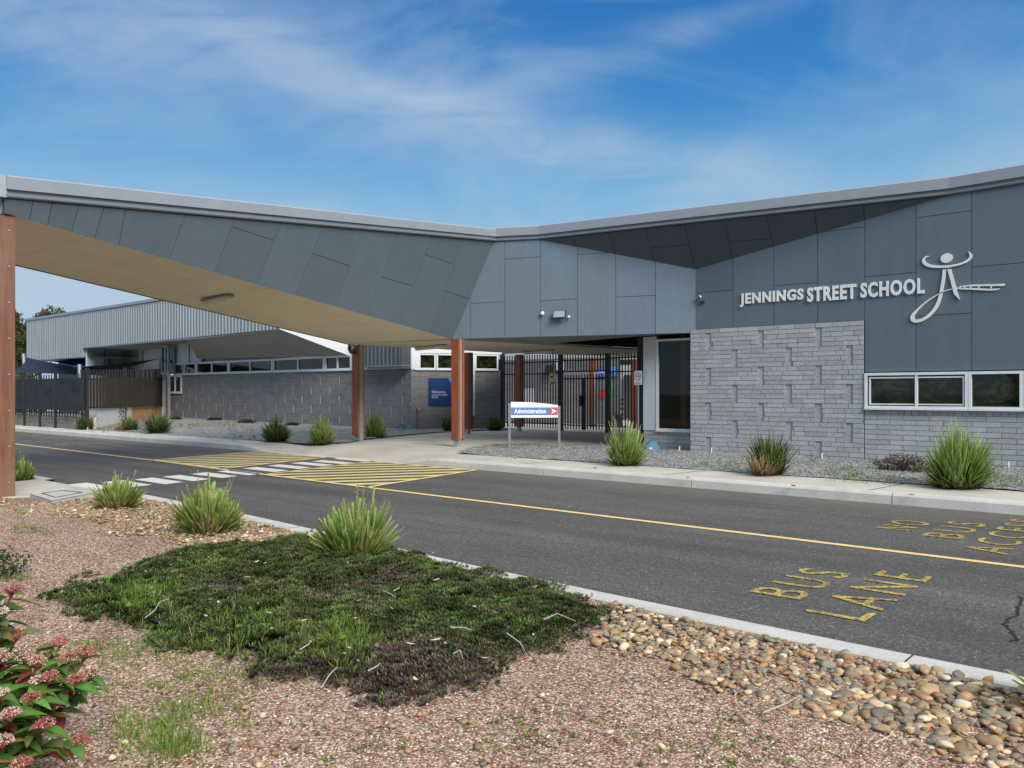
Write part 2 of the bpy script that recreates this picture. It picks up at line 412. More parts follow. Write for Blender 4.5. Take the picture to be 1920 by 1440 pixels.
def bricks(mb, o, u, n, W, z0, z1, slots=(), bl=.39, ch=.0862, rand=False, header=False, clip=None, zf=None):
    """brick courses on a wall starting at o, running along u; n is the outward normal"""
    o = Vector((o[0], o[1], 0)); u = Vector((u[0], u[1], 0)).normalized(); n = Vector((n[0], n[1], 0)).normalized(); D = .020; j = .010
    P = lambda a, z, d: o+u*a+Vector((0, 0, z))+n*d
    rows = int(math.ceil((z1-z0)/ch)); 
    for r in range(rows):
        zt = z1-r*ch; zb = max(zt-ch, z0)
        segs = [(0, W)]
        for (s0, s1, sz0, sz1) in slots:
            if (zt+zb)/2 < sz1 and (zt+zb)/2 > sz0:
                ns = []
                for a, b in segs:
                    if s0 > a and s1 < b: ns += [(a, s0), (s1, b)]
                    else: ns.append((a, b))
                segs = ns
        hd = header and r == 0
        x = -random.random()*bl if rand else (-bl/2 if r % 2 else 0)
        if hd: x = 0
        cuts = []
        while x < W:
            L = .11 if hd else (bl*random.choice((.5, .75, 1, 1, 1)) if rand else bl)
            cuts.append((x, x+L)); x += L
        for a, b in segs:
            mb.quad(P(a, zb, -.007), P(b, zb, -.007), P(b, zt, -.007), P(a, zt, -.007), (1, 1, 1), 1)
            for e in (a, b):
                if 0 < e < W: mb.quad(P(e, zb, -.007), P(e, zb, -D), P(e, zt, -D), P(e, zt, -.007), (.95, .95, .95), 1)
            for c0, c1 in cuts:
                p, q = max(a, c0), min(b, c1)
                if q-p < .04: continue
                p += j/2; q -= j/2; zz0, zz1 = zb+j/2, zt-j/2; jt = random.uniform(-.003, .003)
                if zz1-zz0 < .01: continue
                t = random.uniform(.86, 1.1); c = (t*random.uniform(.98, 1.03), t, t*random.uniform(.97, 1.02))
                mb.add([P(p, zz0, jt-.012), P(q, zz0, jt-.012), P(q, zz1, jt-.012), P(p, zz1, jt-.012), P(p, zz0, jt), P(q, zz0, jt), P(q, zz1, jt), P(p, zz1, jt)],
                       [(4, 5, 6, 7), (0, 1, 5, 4), (1, 2, 6, 5), (2, 3, 7, 6), (3, 0, 4, 7)], c, 0)
    for (s0, s1, sz0, sz1) in slots:
        zz = sz0
        while zz < sz1-.01:
            zn = min(zz+ch*4, sz1); t = random.uniform(.92, 1.05)
            mb.quad(P(s0, zz, -D), P(s1, zz, -D), P(s1, zn, -D), P(s0, zn, -D), (t, t, t), 0); zz = zn
        mb.quad(P(s0, sz0, -D), P(s1, sz0, -D), P(s1, sz0, 0), P(s0, sz0, 0), (.9, .9, .9), 0)
        mb.quad(P(s0, sz1, -D), P(s1, sz1, -D), P(s1, sz1, 0), P(s0, sz1, 0), (.85, .85, .85), 0)
def extrude(mb, path, prof, out=1, mi=0):
    """profile (outward, up) swept along a path; outward is to the right of travel when out=1"""
    P = [Vector(p) for p in path]; rings = []
    for i, p in enumerate(P):
        ds = []
        if i > 0: d = P[i]-P[i-1]; ds.append(Vector((d.y, -d.x, 0)).normalized()*out)
        if i < len(P)-1: d = P[i+1]-P[i]; ds.append(Vector((d.y, -d.x, 0)).normalized()*out)
        m = sum(ds, Vector())/len(ds); m = m/max(m.length_squared, .2)
        rings.append([p+m*a+Vector((0, 0, b)) for a, b in prof])
    k = len(prof); vs = [v for r in rings for v in r]
    fs = [(i*k+a, i*k+(a+1) % k, (i+1)*k+(a+1) % k, (i+1)*k+a) for i in range(len(P)-1) for a in range(k)]
    fs += [tuple(range(k)), tuple(range((len(P)-1)*k, len(P)*k))]
    mb.add(vs, fs, (1, 1, 1), mi)
def lettering(mb, body, o, u, v, W, Hh, thick=0, n=None, bold=.0, mi=0, sub=3, z=None, space=1.):
    cu = bpy.data.curves.new('t', 'FONT'); cu.body = body; cu.size = 1; cu.offset = bold; cu.space_character = space; cu.resolution_u = sub
    ob = bpy.data.objects.new('t', cu); col.objects.link(ob)
    dg = bpy.context.evaluated_depsgraph_get(); me = bpy.data.meshes.new_from_object(ob.evaluated_get(dg))
    vs = [x.co.copy() for x in me.vertices]; fs = [tuple(p.vertices) for p in me.polygons]
    bpy.data.objects.remove(ob); bpy.data.curves.remove(cu)
    x0 = min(p.x for p in vs); x1 = max(p.x for p in vs); y0 = min(p.y for p in vs); y1 = max(p.y for p in vs)
    o, u, v = Vector(o), Vector(u), Vector(v)
    W = W if W else Hh*(x1-x0)/(y1-y0)
    f = lambda p, d=0: o+u*((p.x-x0)/(x1-x0)*W)+v*((p.y-y0)/(y1-y0)*Hh)+(Vector(n)*d if n is not None else Vector())
    if thick:
        k = len(vs); bm_edges = {}
        for F_ in fs:
            for i in range(len(F_)): e = (F_[i], F_[(i+1) % len(F_)]); bm_edges[e] = 1
        side = [e for e in bm_edges if (e[1], e[0]) not in bm_edges]
        mb.add([f(p) for p in vs]+[f(p, thick) for p in vs], [tuple(i+k for i in F_) for F_ in fs]+[(a, b, b+k, a+k) for a, b in side], (1, 1, 1), mi)
    else: mb.add([f(p) for p in vs], fs, (1, 1, 1), mi)
    bpy.data.meshes.remove(me); return W

# ================================================================== GROUND
def smooth(a, b, x):
    t = min(1, max(0, (x-a)/(b-a))); return t*t*(3-2*t)
KX = [-90, -9.9, -7.5, -6.0, -4.2, -2.85, -1.5, 2, 40]; KY = [4.78, 4.72, 4.62, 4.50, 4.34, 4.27, 4.22, 4.17, 4.10]
def ye(x): return float(np.interp(x, KX, KY))          # edge of the asphalt on the near side
def flush(x): return smooth(-17.6, -16.2, x)*(1-smooth(-12.2, -10.9, x))
def pz(x, y): return .012+.128*(1-flush(x)*(1-smooth(10.56, 12.2, y)))

def struct(o): o['kind'] = 'structure'; return o
mb = MB(); mb.quad((-600, -500, -.12), (500, -500, -.12), (500, 700, -.12), (-600, 700, -.12)); struct(mb.build('ground', 'outer_ground'))
mb = MB()
xs = np.concatenate([[-95, -60, -40, -30, -20], np.arange(-14, 4, .5), [8, 20, 40]])
for a, b in zip(xs[:-1], xs[1:]): mb.quad((a, ye(a)-.05, 0), (b, ye(b)-.05, 0), (b, 10.6, 0), (a, 10.6, 0))
road = struct(mb.build('road', 'asphalt'))

# pavement with the lowered crossing
mb = MB(); xs = np.concatenate([np.arange(-95, -20, 3.), np.arange(-20, -8, .25), np.arange(-8, 34, 3.)]); ys = [10.62, 10.8, 11.0, 11.3, 11.7, 12.3, 14, 18, 24, 38]
for i in range(len(xs)-1):
    for j in range(len(ys)-1):
        p = [(xs[i], ys[j]), (xs[i+1], ys[j]), (xs[i+1], ys[j+1]), (xs[i], ys[j+1])]
        mb.quad(*[(x, y, pz(x, y)) for x, y in p])
pavement = struct(mb.build('pavement', 'concrete'))
# saw-cut joints in the slab
mb = MB()
def groove(a, b, w=.014):
    a = Vector(a); b = Vector(b); d = (b-a).normalized(); n = Vector((-d.y, d.x, 0))*w/2; k = 8
    for i in range(k):
        p = a.lerp(b, i/k); q = a.lerp(b, (i+1)/k)
        z = lambda v: Vector((v.x, v.y, pz(v.x, v.y)+.004))
        mb.quad(z(p-n), z(q-n), z(q+n), z(p+n))
for x in (-17.2, -9.2): pass
for y in (12.75, 14.6, 17.2): groove((-16.8, y, 0), (-12.6, y, 0))
groove((-14.6, 12.75, 0), (-14.6, 20.8, 0)); 
for x in np.arange(-34, -18, 2.7): groove((x, 10.62, 0), (x, 11.5, 0))
for x in (-9.0, -6.2, -3.3, -.5): groove((x, 10.62, 0), (x+.12, 11.7, 0))
struct(mb.build('slab_joint', 'crack', pavement))
# far kerb: stones butted with narrow open joints
mb = MB(); x = -94.8
xsj = []
while x < 34: xsj.append(x); x += 2.7
for x0 in xsj:
    n = 12 if -21 < x0 < -8 else 2
    for i in range(n):
        a = x0+(2.7-.012)*i/n; b = x0+(2.7-.012)*(i+1)/n
        ra, rb = [], []
        for X, r in ((a, ra), (b, rb)):
            h = pz(X, 10.6)
            for dy, z in ((0, -.02), (.012, h-.035 if h > .06 else h*.4), (.035, h-.008), (.075, h+.003), (.16, h+.003), (.16, -.02)): r.append((X, 10.555+dy, z))
        for k in range(5): mb.quad(ra[k], rb[k], rb[k+1], ra[k+1])
        if i == 0: mb.add(ra, [tuple(range(6))])
        if i == n-1: mb.add(rb, [tuple(range(6))[::-1]])
kerb = struct(mb.build('kerb', 'kerb_concrete'))
mb = MB()
for px, py in ((965, 859), (1116, 877), (1290, 896), (1487, 910), (1709, 927), (1488, 911)):
    p = onz(px, py, .146); mb.tube([p, p+Vector((0, 0, .004))], .028, 10)
struct(mb.build('kerb_plug', 'black_plastic', kerb))
# near edge strip
mb = MB(); xs = np.concatenate([np.arange(-60, -14, 3.), np.arange(-14, 3, .3), [6, 12, 24, 40]])
for i in range(len(xs)-1):
    a, b = xs[i], xs[i+1]
    if -12.9 < (a+b)/2 < -10.6: h = .045
    else: h = .105
    ra = [(a, ye(a)+d, z) for d, z in ((.012, -.02), (.0, h-.012), (-.012, h), (-.14, h), (-.15, h-.01), (-.15, -.02))]
    rb = [(b, ye(b)+d, z) for d, z in ((.012, -.02), (.0, h-.012), (-.012, h), (-.14, h), (-.15, h-.01), (-.15, -.02))]
    for k in range(5): mb.quad(ra[k], ra[k+1], rb[k+1], rb[k])
    if (i % 9) == 4: mb.quad((b-.004, ye(b)-.15, h+.002), (b+.004, ye(b)-.15, h+.002), (b+.004, ye(b), h+.002), (b-.004, ye(b), h+.002), mi=1)
struct(mb.build('kerb', ['kerb_concrete', 'crack']))

# near verge of pink crushed rock
def vz(x, y):
    return .085+.022*mnoise.noise(Vector((x*.7, y*.7, 3.1)))+.006*mnoise.noise(Vector((x*4, y*4, 1)))
mb = MB(); xs = np.concatenate([np.arange(-60, -13, 2.), np.arange(-13, 4, .16), [6, 12, 24, 40]])
ss = np.concatenate([np.linspace(0, 1, 64)])
cols = []
for x in xs: cols.append([(x, -5+(ye(x)-.14+5)*s, vz(x, -5+(ye(x)-.14+5)*s)) for s in ss])
k = len(ss); vs = [v for c in cols for v in c]
fs = [(i*k+j, (i+1)*k+j, (i+1)*k+j+1, i*k+j+1) for i in range(len(xs)-1) for j in range(k-1)]
mb.add(vs, fs); verge = struct(mb.build('gravel_verge', 'pink_gravel', smooth=True))
mb = MB(); mb.quad((-60, -60, .06), (40, -60, .06), (40, -4.9, .06), (-60, -4.9, .06)); struct(mb.build('lawn', 'outer_ground'))

# grey gravel beds on the school side
def gz(x, y):
    base = .15+(.10*smooth(-20, -36, x))*smooth(11.5, 16, y)
    e = .02*mnoise.noise(Vector((x*.8, y*.8, 9)))+.008*mnoise.noise(Vector((x*5, y*5, 2)))
    return base+max(e, -.004)+.02*smooth(0, .6, y-11.7)
def bed(poly, name, step=.2):
    poly = [Vector(p) for p in poly]; x0 = min(p.x for p in poly); x1 = max(p.x for p in poly); y0 = min(p.y for p in poly); y1 = max(p.y for p in poly)
    nx = int((x1-x0)/step); ny = int((y1-y0)/step); idx = {}; mb = MB(); vs = []; fs = []
    def vid(i, j):
        if (i, j) not in idx:
            x = x0+(x1-x0)*i/nx; y = y0+(y1-y0)*j/ny
            jx = .06*mnoise.noise(Vector((x*2, y*2, 5))); idx[(i, j)] = len(vs); vs.append((x+jx, y+jx, gz(x, y)))
        return idx[(i, j)]
    for i in range(nx):
        for j in range(ny):
            c = Vector((x0+(x1-x0)*(i+.5)/nx, y0+(y1-y0)*(j+.5)/ny))
            if inside(poly, c): fs.append((vid(i, j), vid(i+1, j), vid(i+1, j+1), vid(i, j+1)))
    mb.add(vs, fs); return mb.build(name, 'grey_gravel', smooth=True)
RB = [(-11.5, 11.72), (12, 11.72), (12, 15.3), (-8.2, 15.3), (-9.6, 15.45), (-10.6, 15.5), (-12.2, 15.3), (-12.75, 14.2), (-12.3, 12.9), (-11.9, 12.3)]
LB = [(-48, 11.35), (-20, 11.5), (-16.3, 11.6), (-15.9, 12.4), (-16.6, 13.4), (-17.2, 15), (-17.8, 16.8), (-17.9, 19.0), (-17.6, 20.8), (-18.6, 20.9), (-20.1, 18.3), (-48, 18.6)]
struct(bed(RB, 'gravel_bed', .16)); struct(bed(LB, 'gravel_bed', .2))

# concrete pad and pit at the crossing's near end
P = lambda *a: [onz(x, y, .088) for x, y in a]
pad = P((0, 912), (28, 905), (72, 899.4), (117, 908), (176, 920), (190, 925), (176, 932), (60, 932), (0, 934))
mb = MB(); mb.slab([p+Vector((0, 0, .012)) for p in pad], (0, 0, -.08)); struct(mb.build('crossing_pad', 'concrete'))
mb = MB(); q = [onz(x, y, .135) for x, y in ((57, 925), (120, 916.5), (178, 923), (98, 938))]
mb.slab(q, (0, 0, -.12)); pit = mb.build('inspection_pit', 'pit_concrete', bevel=.008)
tag(pit, 'raised square concrete inspection pit beside the big rust red post', 'inspection pit')
mb = MB(); c = sum(q, Vector())/4
lid = [c+(p-c)*.62+Vector((0, 0, .003)) for p in q]
for i in range(4): mb.beam(lid[i], lid[(i+1) % 4], .012, .004)
mb.build('lid', 'crack', pit)

# ------------------------------------------------------------------ road paint
Z1 = .004
def strip(mb, pts, w, z=Z1):
    for a, b in zip(pts[:-1], pts[1:]):
        a = Vector((a[0], a[1], z)); b = Vector((b[0], b[1], z)); d = (b-a).normalized(); n = Vector((-d.y, d.x, 0))*w/2; mb.quad(a-n, b-n, b+n, a+n)
mb = MB(); strip(mb, [(-90, 8.02), (-24.3, 7.93), (-16.2, 7.80), (-13.5, 7.66), (-9.1, 7.55), (-3.96, 7.46), (-1.1, 7.41), (30, 7.3)], .085)
struct(mb.build('centre_line', 'line_paint', road))
def hatch(c4, name):
    c4 = [Vector((p[0], p[1])) for p in c4]; fr = MB()
    for i in range(4): strip(fr, [c4[i], c4[(i+1) % 4]], .085, Z1+.004)
    struct(fr.build('marking_border', 'line_paint', road))
    mb = MB(); d = Vector((.53, .85)).normalized(); nrm = Vector((-d.y, d.x)); o = sum(c4, Vector((0, 0)))/4
    for k in range(-7, 8):
        w = .22; cc = o+nrm*(k*.46+.1); poly = list(c4)
        for s in (1, -1):
            e = cc+nrm*(s*w/2); A, B = split_poly(poly, e, e+d)
            poly = B if s == 1 else A
            if len(poly) < 3: break
        if len(poly) >= 3:
            poly = inset(poly, .001)
            if len(poly) >= 3: mb.add([(p.x, p.y, Z1) for p in poly], [tuple(range(len(poly)))])
    struct(mb.build('hatched_marking', name, road))
hatch([(-16.25, 7.83), (-13.42, 7.68), (-14.15, 10.47), (-16.75, 10.47)], 'hatch_paint')
hatch([(-11.93, 7.60), (-9.22, 7.54), (-9.84, 10.47), (-12.62, 10.47)], 'hatch_paint')
for px, py in ((170, 911.5), (237, 906.5), (297, 901.3), (349, 896), (401, 890.5), (450, 885.8), (497, 880), (542, 874.8), (585, 870), (624, 866.3), (663, 861.6)):   # zebra bars, skewed with the crossing
    c_ = onz(px, py, Z1); mb = MB(); mb.quad(*[(c_.x+a, c_.y+b, Z1) for a, b in ((-.46, -.165), (.54, -.165), (.46, .165), (-.54, .165))]); struct(mb.build('crossing_stripe', 'white_paint', road))
def road_word(s, x_top, x_bot, y0, y1):
    mb = MB(); lettering(mb, s, (x_bot, y0, Z1+.002), (0, 1, 0), (-1, 0, 0), y1-y0, abs(x_bot-x_top), bold=.002, space=1.32)
    struct(mb.build('road_lettering', 'faded_yellow', road))
road_word('BUS', -2.42, -2.06, 5.27, 6.27); road_word('LANE', -1.94, -1.58, 5.02, 6.57)
road_word('NO', -2.61, -2.24, 8.61, 9.29); road_word('BUS', -2.14, -1.79, 8.41, 9.56); road_word('ACCESS', -1.68, -1.33, 7.86, 10.15)
for dx in (-20.9,): road_word('NO', -2.61+dx, -2.24+dx, 8.65, 9.3); road_word('BUS', -2.14+dx, -1.79+dx, 8.45, 9.6); road_word('ACCESS', -1.68+dx, -1.33+dx, 8.0, 10.0)
# crack in the asphalt at the right
mb = MB(); pts = [onz(x, y, 0) for x, y in ((1913, 1118), (1922, 1128), (1908, 1143), (1900, 1158), (1884, 1168), (1893, 1180), (1903, 1196), (1898, 1208))]
pp = []
for a, b in zip(pts[:-1], pts[1:]):
    for t in (0, .25, .5, .75): pp.append(a.lerp(b, t)+Vector((random.uniform(-.02, .02), random.uniform(-.02, .02), 0)))
strip(mb, pp, .016, .003); struct(mb.build('asphalt_crack', 'crack', road))

# ================================================================== SCHOOL BUILDING (right)
T = 15.0
B = ont(1305, 505, T); C = ont(1780, 366, T); B0 = Vector((B.x, T, 2.563))
dv = Vector((FW[0]+(-2860-960)/FL*RT[0], FW[1]+(-2860-960)/FL*RT[1], 0)); PQ = ((B.x, T), (B.x+dv.x, T+dv.y))
A_ = onp(1012, 449, *PQ); V_ = onp(926, 453, *PQ); PB = onp(848, 636, *PQ)
nA = Vector((-dv.y, dv.x, 0)).normalized(); nA = nA if nA.y < 0 else -nA
XR = 9.0
school = thing('school_building', 'dark grey panelled school building with grey brick base beside the road', 'building', (-2, 16, 0))
# main wall above the brick
mb = MB(); WH = 1.715
topC = lambda x: B.z+(C.z-B.z)*(x-B.x)/(C.x-B.x)
cuts = []
cx = [-7.193, -6.365, -5.539, -4.712, -3.878, -3.038, -2.2, -1.36, -.52, .32, 1.16, 2.0, 2.84, 3.68, 4.5, 5.3, 6.2, 7.1, 8.0]
for x in cx: cuts.append(((x, T, 0.5 if x > -4.72 else 2.5), (x, T, 5.6)))
def hc(x0, x1, z): cuts.append(((x0-.02, T, z), (x1+.02, T, z)))
hz = lambda px, py: ont(px, py, T).z
cuts2 = [(-8.0, -7.193, hz(1340, 547)), (-6.365, -5.539, hz(1490, 533)), (-5.539, -4.712, hz(1600, 428)), (-4.712, -3.878, hz(1660, 516)),
         (-3.878, -3.038, hz(1770, 402)), (-3.878, -3.038, hz(1770, 590)), (-3.038, -2.2, hz(1870, 497)), (-2.2, -1.36, 3.1), (-1.36, -.52, 2.6), (-.52, .32, 3.6), (.32, 1.16, 2.4)]
for x0, x1, z in cuts2: cuts.append(((x0+.05, T, z), (x1-.05, T, z)))
XM = -4.712; cl_ = [c for c in cuts if (c[0][0]+c[1][0])/2 < XM-.01]; cr_ = [c for c in cuts if (c[0][0]+c[1][0])/2 > XM+.01]
cl_ = [((a[0], a[1], max(a[2], 2.64) if abs(a[0]-b[0]) < 1e-6 else a[2]), (b[0], b[1], min(b[2], 3.9) if abs(a[0]-b[0]) < 1e-6 else b[2])) for a, b in cl_]
cr_ = [((a[0], a[1], a[2]), (b[0], b[1], 4.4 if abs(a[0]-b[0]) < 1e-6 else b[2])) for a, b in cr_]
panels(mb, [(-8.0, T, 2.63), (XM, T, 2.63), (XM, T, topC(XM)), tuple(B)], (0, -1, 0), cl_)
panels(mb, [(XM, T, WH), (XR, T, WH), (XR, T, 4.80), tuple(C), (XM, T, topC(XM))], (0, -1, 0), cr_)
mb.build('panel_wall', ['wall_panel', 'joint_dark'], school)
# angled wall over the entry
mb = MB()
on = lambda x, y: onp(x, y, *PQ)
poly = [tuple(B0), tuple(B), tuple(A_), tuple(V_), tuple(PB)]
cuts = [(on(x, y0), on(x, y1)) for x, y0, y1 in ((882.5, 540, 640), (947, 440, 640), (1014, 440, 640), (1083, 455, 640), (1155, 470, 640), (1229.5, 480, 640))]
cuts += [(on(a, ya), on(b, yb)) for a, ya, b, yb in ((886, 569, 944, 566), (950, 486, 1012, 481.5), (1018, 564, 1080, 560), (1086, 477.5, 1150, 473), (1158, 557, 1227, 554))]
panels(mb, [Vector(p) for p in poly], nA, cuts)
mb.build('entry_panel_wall', ['wall_panel_sunlit', 'joint_dark'], school)
# triangular soffit between the two walls and the eaves
mb = MB(); n = (A_-B).cross(C-B).normalized(); n = n if n.z < 0 else -n
op = lambda x, y: onplane(x, y, B, n)
cuts = [(op(a, b), op(c, d)) for a, b, c, d in ((1077, 442, 1081, 459), (1143, 437, 1154, 474), (1211, 428, 1228, 489), (1283, 420, 1304, 503), (1359, 413, 1374, 482), (1437, 405, 1451, 461), (1527, 394, 1533, 436), (1619, 384, 1622, 411))]
cuts += [(op(1225, 463), op(1290, 458)), (op(1368, 453), op(1444, 447))]
panels(mb, [B, A_, C], n, cuts); mb.build('soffit', ['wall_panel_shaded', 'joint_dark'], school)
# eaves: capping above, thin gutter line below
CR = Vector((XR, T, 4.80)); up = Vector((0, 0, 1))
path = [V_, A_, C, CR]
mb = MB(); extrude(mb, path, [(-.25, .095), (.095, .095), (.105, .27), (.085, .29), (-.25, .29)], 1); mb.build('fascia', 'flashing', school)
mb = MB(); extrude(mb, path, [(-.2, .0), (.045, .0), (.065, .015), (.065, .05), (.05, .058), (.05, .092), (-.2, .092)], 1); mb.build('gutter', 'gutter', school)
mb = MB(); rt = [V_, A_, C, CR, Vector((XR, 27, 4.9)), Vector((-9.4, 27, 4.9)), Vector((-9.4, 21, 4.88)), Vector((-12.4, 19.5, 4.85))]
mb.slab([p+up*.27 for p in rt], (0, 0, -.16)); mb.build('roof', 'flashing', school)
# brick base walls
mb = MB(); slots = []
sx = [-7.694, -7.137, -6.604, -6.063, -5.507, -4.959]; ch = .0862; W = 3.384; top = 2.626
for i, x in enumerate(sx):
    k = 1 if i % 2 == 0 else 5
    while k < 29:
        slots.append((x+8.096-.055, x+8.096+.055, max(top-(k+4)*ch, .12), top-k*ch)); k += 8
bricks(mb, (-8.096, 14.94), (1, 0), (0, -1), W, .08, top, [s for s in slots if s[3]-s[2] > .2], rand=True, bl=.40)
mb.quad((-8.096, 14.95, .08), (-8.096, 15.4, .08), (-8.096, 15.4, top), (-8.096, 14.95, top), (1, 1, 1), 0)
mb.quad((-8.096, 14.955, top+.002), (-4.712, 14.955, top+.002), (-4.712, 15.05, top+.002), (-8.096, 15.05, top+.002), (1, 1, 1), 1)
mb.build('feature_brick_wall', ['brick', 'mortar'], school)
mb = MB(); bricks(mb, (-4.712, 14.965), (1, 0), (0, -1), XR+4.712, .08, 1.06, header=True, bl=.42); mb.build('brick_wall', ['brick', 'mortar'], school)
# windows
def window(parent, o, u, n, W, H, fr=.05, mull=(), depth=.06, glass='window_glass', name='window', fm='white_frame', sill=True, back=.03, sash=0):
    """o = lower left corner; frame is one part, panes its children"""
    o, u, n = Vector(o), Vector(u).normalized(), Vector(n).normalized(); up = Vector((0, 0, 1)); mb = MB()
    def bar(a, z, w, h, d=depth, e=0): mb.obox(o+u*a+up*z-n*back+n*e, u*w, n*d, up*h)
    bar(0, 0, W, fr); bar(0, H-fr, W, fr); bar(0, fr, fr, H-2*fr); bar(W-fr, fr, fr, H-2*fr)
    for m in mull: bar(m-fr*.45, fr, fr*.9, H-2*fr, depth*.9)
    if sill: mb.obox(o-up*.022-n*back, u*W, n*(depth+.03), up*.02)
    f = mb.build(name, fm, parent); xs = [fr]+[m for m in mull]+[W-fr]
    for a, b in zip(xs[:-1], xs[1:]):
        g = MB(); p = o+u*(a)+up*fr+n*(.0-back+.012); g.quad(p, p+u*(b-a), p+u*(b-a)+up*(H-2*fr), p+up*(H-2*fr)); g.build('pane', glass, f)
    if sash:
        s = MB(); e = .022; a, b = fr+sash, W-fr-.012
        for (x, z, w, h) in ((a, fr+sash*.6, b-a, e), (a, H-fr-sash-e, b-a, e), (a, fr+sash*.6+e, e, H-2*fr-sash*1.6-2*e), (b-e, fr+sash*.6+e, e, H-2*fr-sash*1.6-2*e)):
            s.obox(o+u*x+up*z-n*(back-.015), u*w, n*.03, up*h)
        s.build('sash', fm, f)
    return f
zb, zt = 1.085, 1.70
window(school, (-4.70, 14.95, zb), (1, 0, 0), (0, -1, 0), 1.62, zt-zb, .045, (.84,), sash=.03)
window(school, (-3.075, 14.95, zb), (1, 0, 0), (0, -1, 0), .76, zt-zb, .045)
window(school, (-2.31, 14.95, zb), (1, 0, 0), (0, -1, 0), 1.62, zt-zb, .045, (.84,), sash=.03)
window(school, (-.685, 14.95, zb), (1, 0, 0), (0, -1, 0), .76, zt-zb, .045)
mb = MB(); mb.box((.08, 14.955, 1.062), (XR, 15.0, WH-.003)); mb.build('infill_panel', 'wall_panel', school)
# glazed bay left of the feature wall
TB = 15.35
mb = MB(); bricks(mb, (-9.44, TB), (1, 0), (0, -1), 1.35, .08, .545, bl=.39); mb.build('brick_plinth', ['brick', 'mortar'], school)
mb = MB(); mb.box((-9.44, TB-.02, .55), (-9.115, TB+.1, 2.56)); mb.build('white_pier', 'pale_wall', school)
f = window(school, (-9.11, TB-.01, .555), (1, 0, 0), (0, -1, 0), 1.02, 1.94, .045, (), glass='clear_glass', name='tall_window')
mb = MB()
mb.box((-9.40, 17.6, .3), (-8.05, 17.65, 2.6)); mb.quad((-9.3, TB+.12, .5), (-8.05, TB+.12, .5), (-8.05, 17.6, .5), (-9.3, 17.6, .5)); mb.quad((-9.3, TB+.12, 2.6), (-8.05, TB+.12, 2.6), (-8.05, 17.6, 2.6), (-9.3, 17.6, 2.6))
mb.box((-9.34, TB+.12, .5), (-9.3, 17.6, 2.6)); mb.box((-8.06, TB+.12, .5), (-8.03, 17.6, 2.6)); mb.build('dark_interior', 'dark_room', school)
mb = MB(); mb.box((-8.74, TB+.35, .5), (-8.60, TB+.42, 2.6)); mb.build('reflected_post', 'timber', school)  # post added behind the glass to stand in for a reflection
# return wall beside the gate and the rest of the shell
mb = MB(); mb.box((-9.62, TB+.04, .12), (-9.44, 26.9, 4.68)); mb.build('return_wall', 'joint_dark', school)
mb = MB(); mb.box((-9.44, 26.9, 0), (XR, 27, 4.9)); mb.box((XR-.1, 15.05, 0), (XR, 26.9, 4.8)); mb.build('rear_wall', 'wall_panel', school)
mb = MB(); lv = 2.585
mb.slab([PB+Vector((.1, .12, .02)), B0+Vector((0, .02, .02)), Vector((-8.0, 15.33, lv)), Vector((-9.6, 15.38, lv)), onz(1020, 645, lv)], (0, 0, .03)); mb.build('lintel_soffit', 'gutter', school)
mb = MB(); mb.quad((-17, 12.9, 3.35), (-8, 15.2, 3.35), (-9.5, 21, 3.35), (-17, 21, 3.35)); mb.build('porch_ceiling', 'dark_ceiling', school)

# flat porch soffit continuing the canopy
sp = [onz(x, y, 2.56) for x, y in ((852, 637.5), (1198, 656), (1198, 670), (1046, 664.5), (937, 661), (650, 645))]

# ================================================================== ENTRANCE CANOPY
canopy = thing('entrance_canopy', 'folded grey canopy on rust red timber posts spanning the road', 'canopy', (-13.5, 8.5, 0))
P1T = onp(28, 405, (-11.08, 3.625), (-10.08, 3.625)); P3B = onz(650, 645, 2.56)
nC = (P1T-V_).cross(PB-V_).normalized(); nC = nC if nC.z < 0 else -nC
cp = lambda x, y: onplane(x, y, V_, nC)
L2 = cp(6, 371); P1E = cp(6, 398.5)
mb = MB()
cuts = [(cp(a, b), cp(c, d)) for a, b, c, d in ((60, 380, 54, 412), (96, 384, 88, 421), (144, 395, 133, 434), (190, 400, 176, 446), (232, 402, 222, 458), (341, 417, 316, 486), (436, 418, 401, 510), (522, 427, 480, 532), (601, 433, 553, 552), (676, 438, 628, 573), (742, 443, 689, 588), (806, 449, 748, 604), (866, 453, 806, 620))]
cuts += [(cp(a, b), cp(c, d)) for a, b, c, d in ((438, 426, 510, 449), (587, 475, 648, 496), (705, 516, 770, 535), (800, 478, 846, 494), (880, 560, 795, 532))]
cuts[11] = (cp(806, 449), cp(748, 604))
panels(mb, [L2, P1E, PB, V_], nC, cuts); mb.build('side_panel', ['wall_panel', 'joint_dark'], canopy)
off = Vector((P3B.x-PB.x, P3B.y-PB.y, 0)); P4E = P1E+Vector((-3.22, .02, .0)); P3U = P3B+Vector((-.75, .3, 2.1)); P4U = P4E+Vector((-.35, 0, .33))
mb = MB(); s1 = [P1E, PB, P3B, P4E]
s1 = [p+Vector((0, 0, .012)) for p in s1]
for i in range(10):
    for j in range(2):
        f_ = lambda a, b: s1[0].lerp(s1[1], a).lerp(s1[3].lerp(s1[2], a), b)
        mb.quad(f_(i/10, j/2), f_((i+1)/10, j/2), f_((i+1)/10, (j+1)/2), f_(i/10, (j+1)/2))
for i in range(1, 9):
    a_, b_ = f_(i/9, 0), f_(i/9, 1); d_ = (s1[1]-s1[0]).normalized()*.006; mb.quad(a_-d_-up*.002, a_+d_-up*.002, b_+d_-up*.002, b_-d_-up*.002, mi=1)
for b0_ in (.36, .70):
    a_, b_ = f_(0, b0_), f_(1, b0_); d_ = (s1[3]-s1[0]).normalized()*.005; mb.quad(a_-d_-up*.002, a_+d_-up*.002, b_+d_-up*.002, b_-d_-up*.002, mi=1)
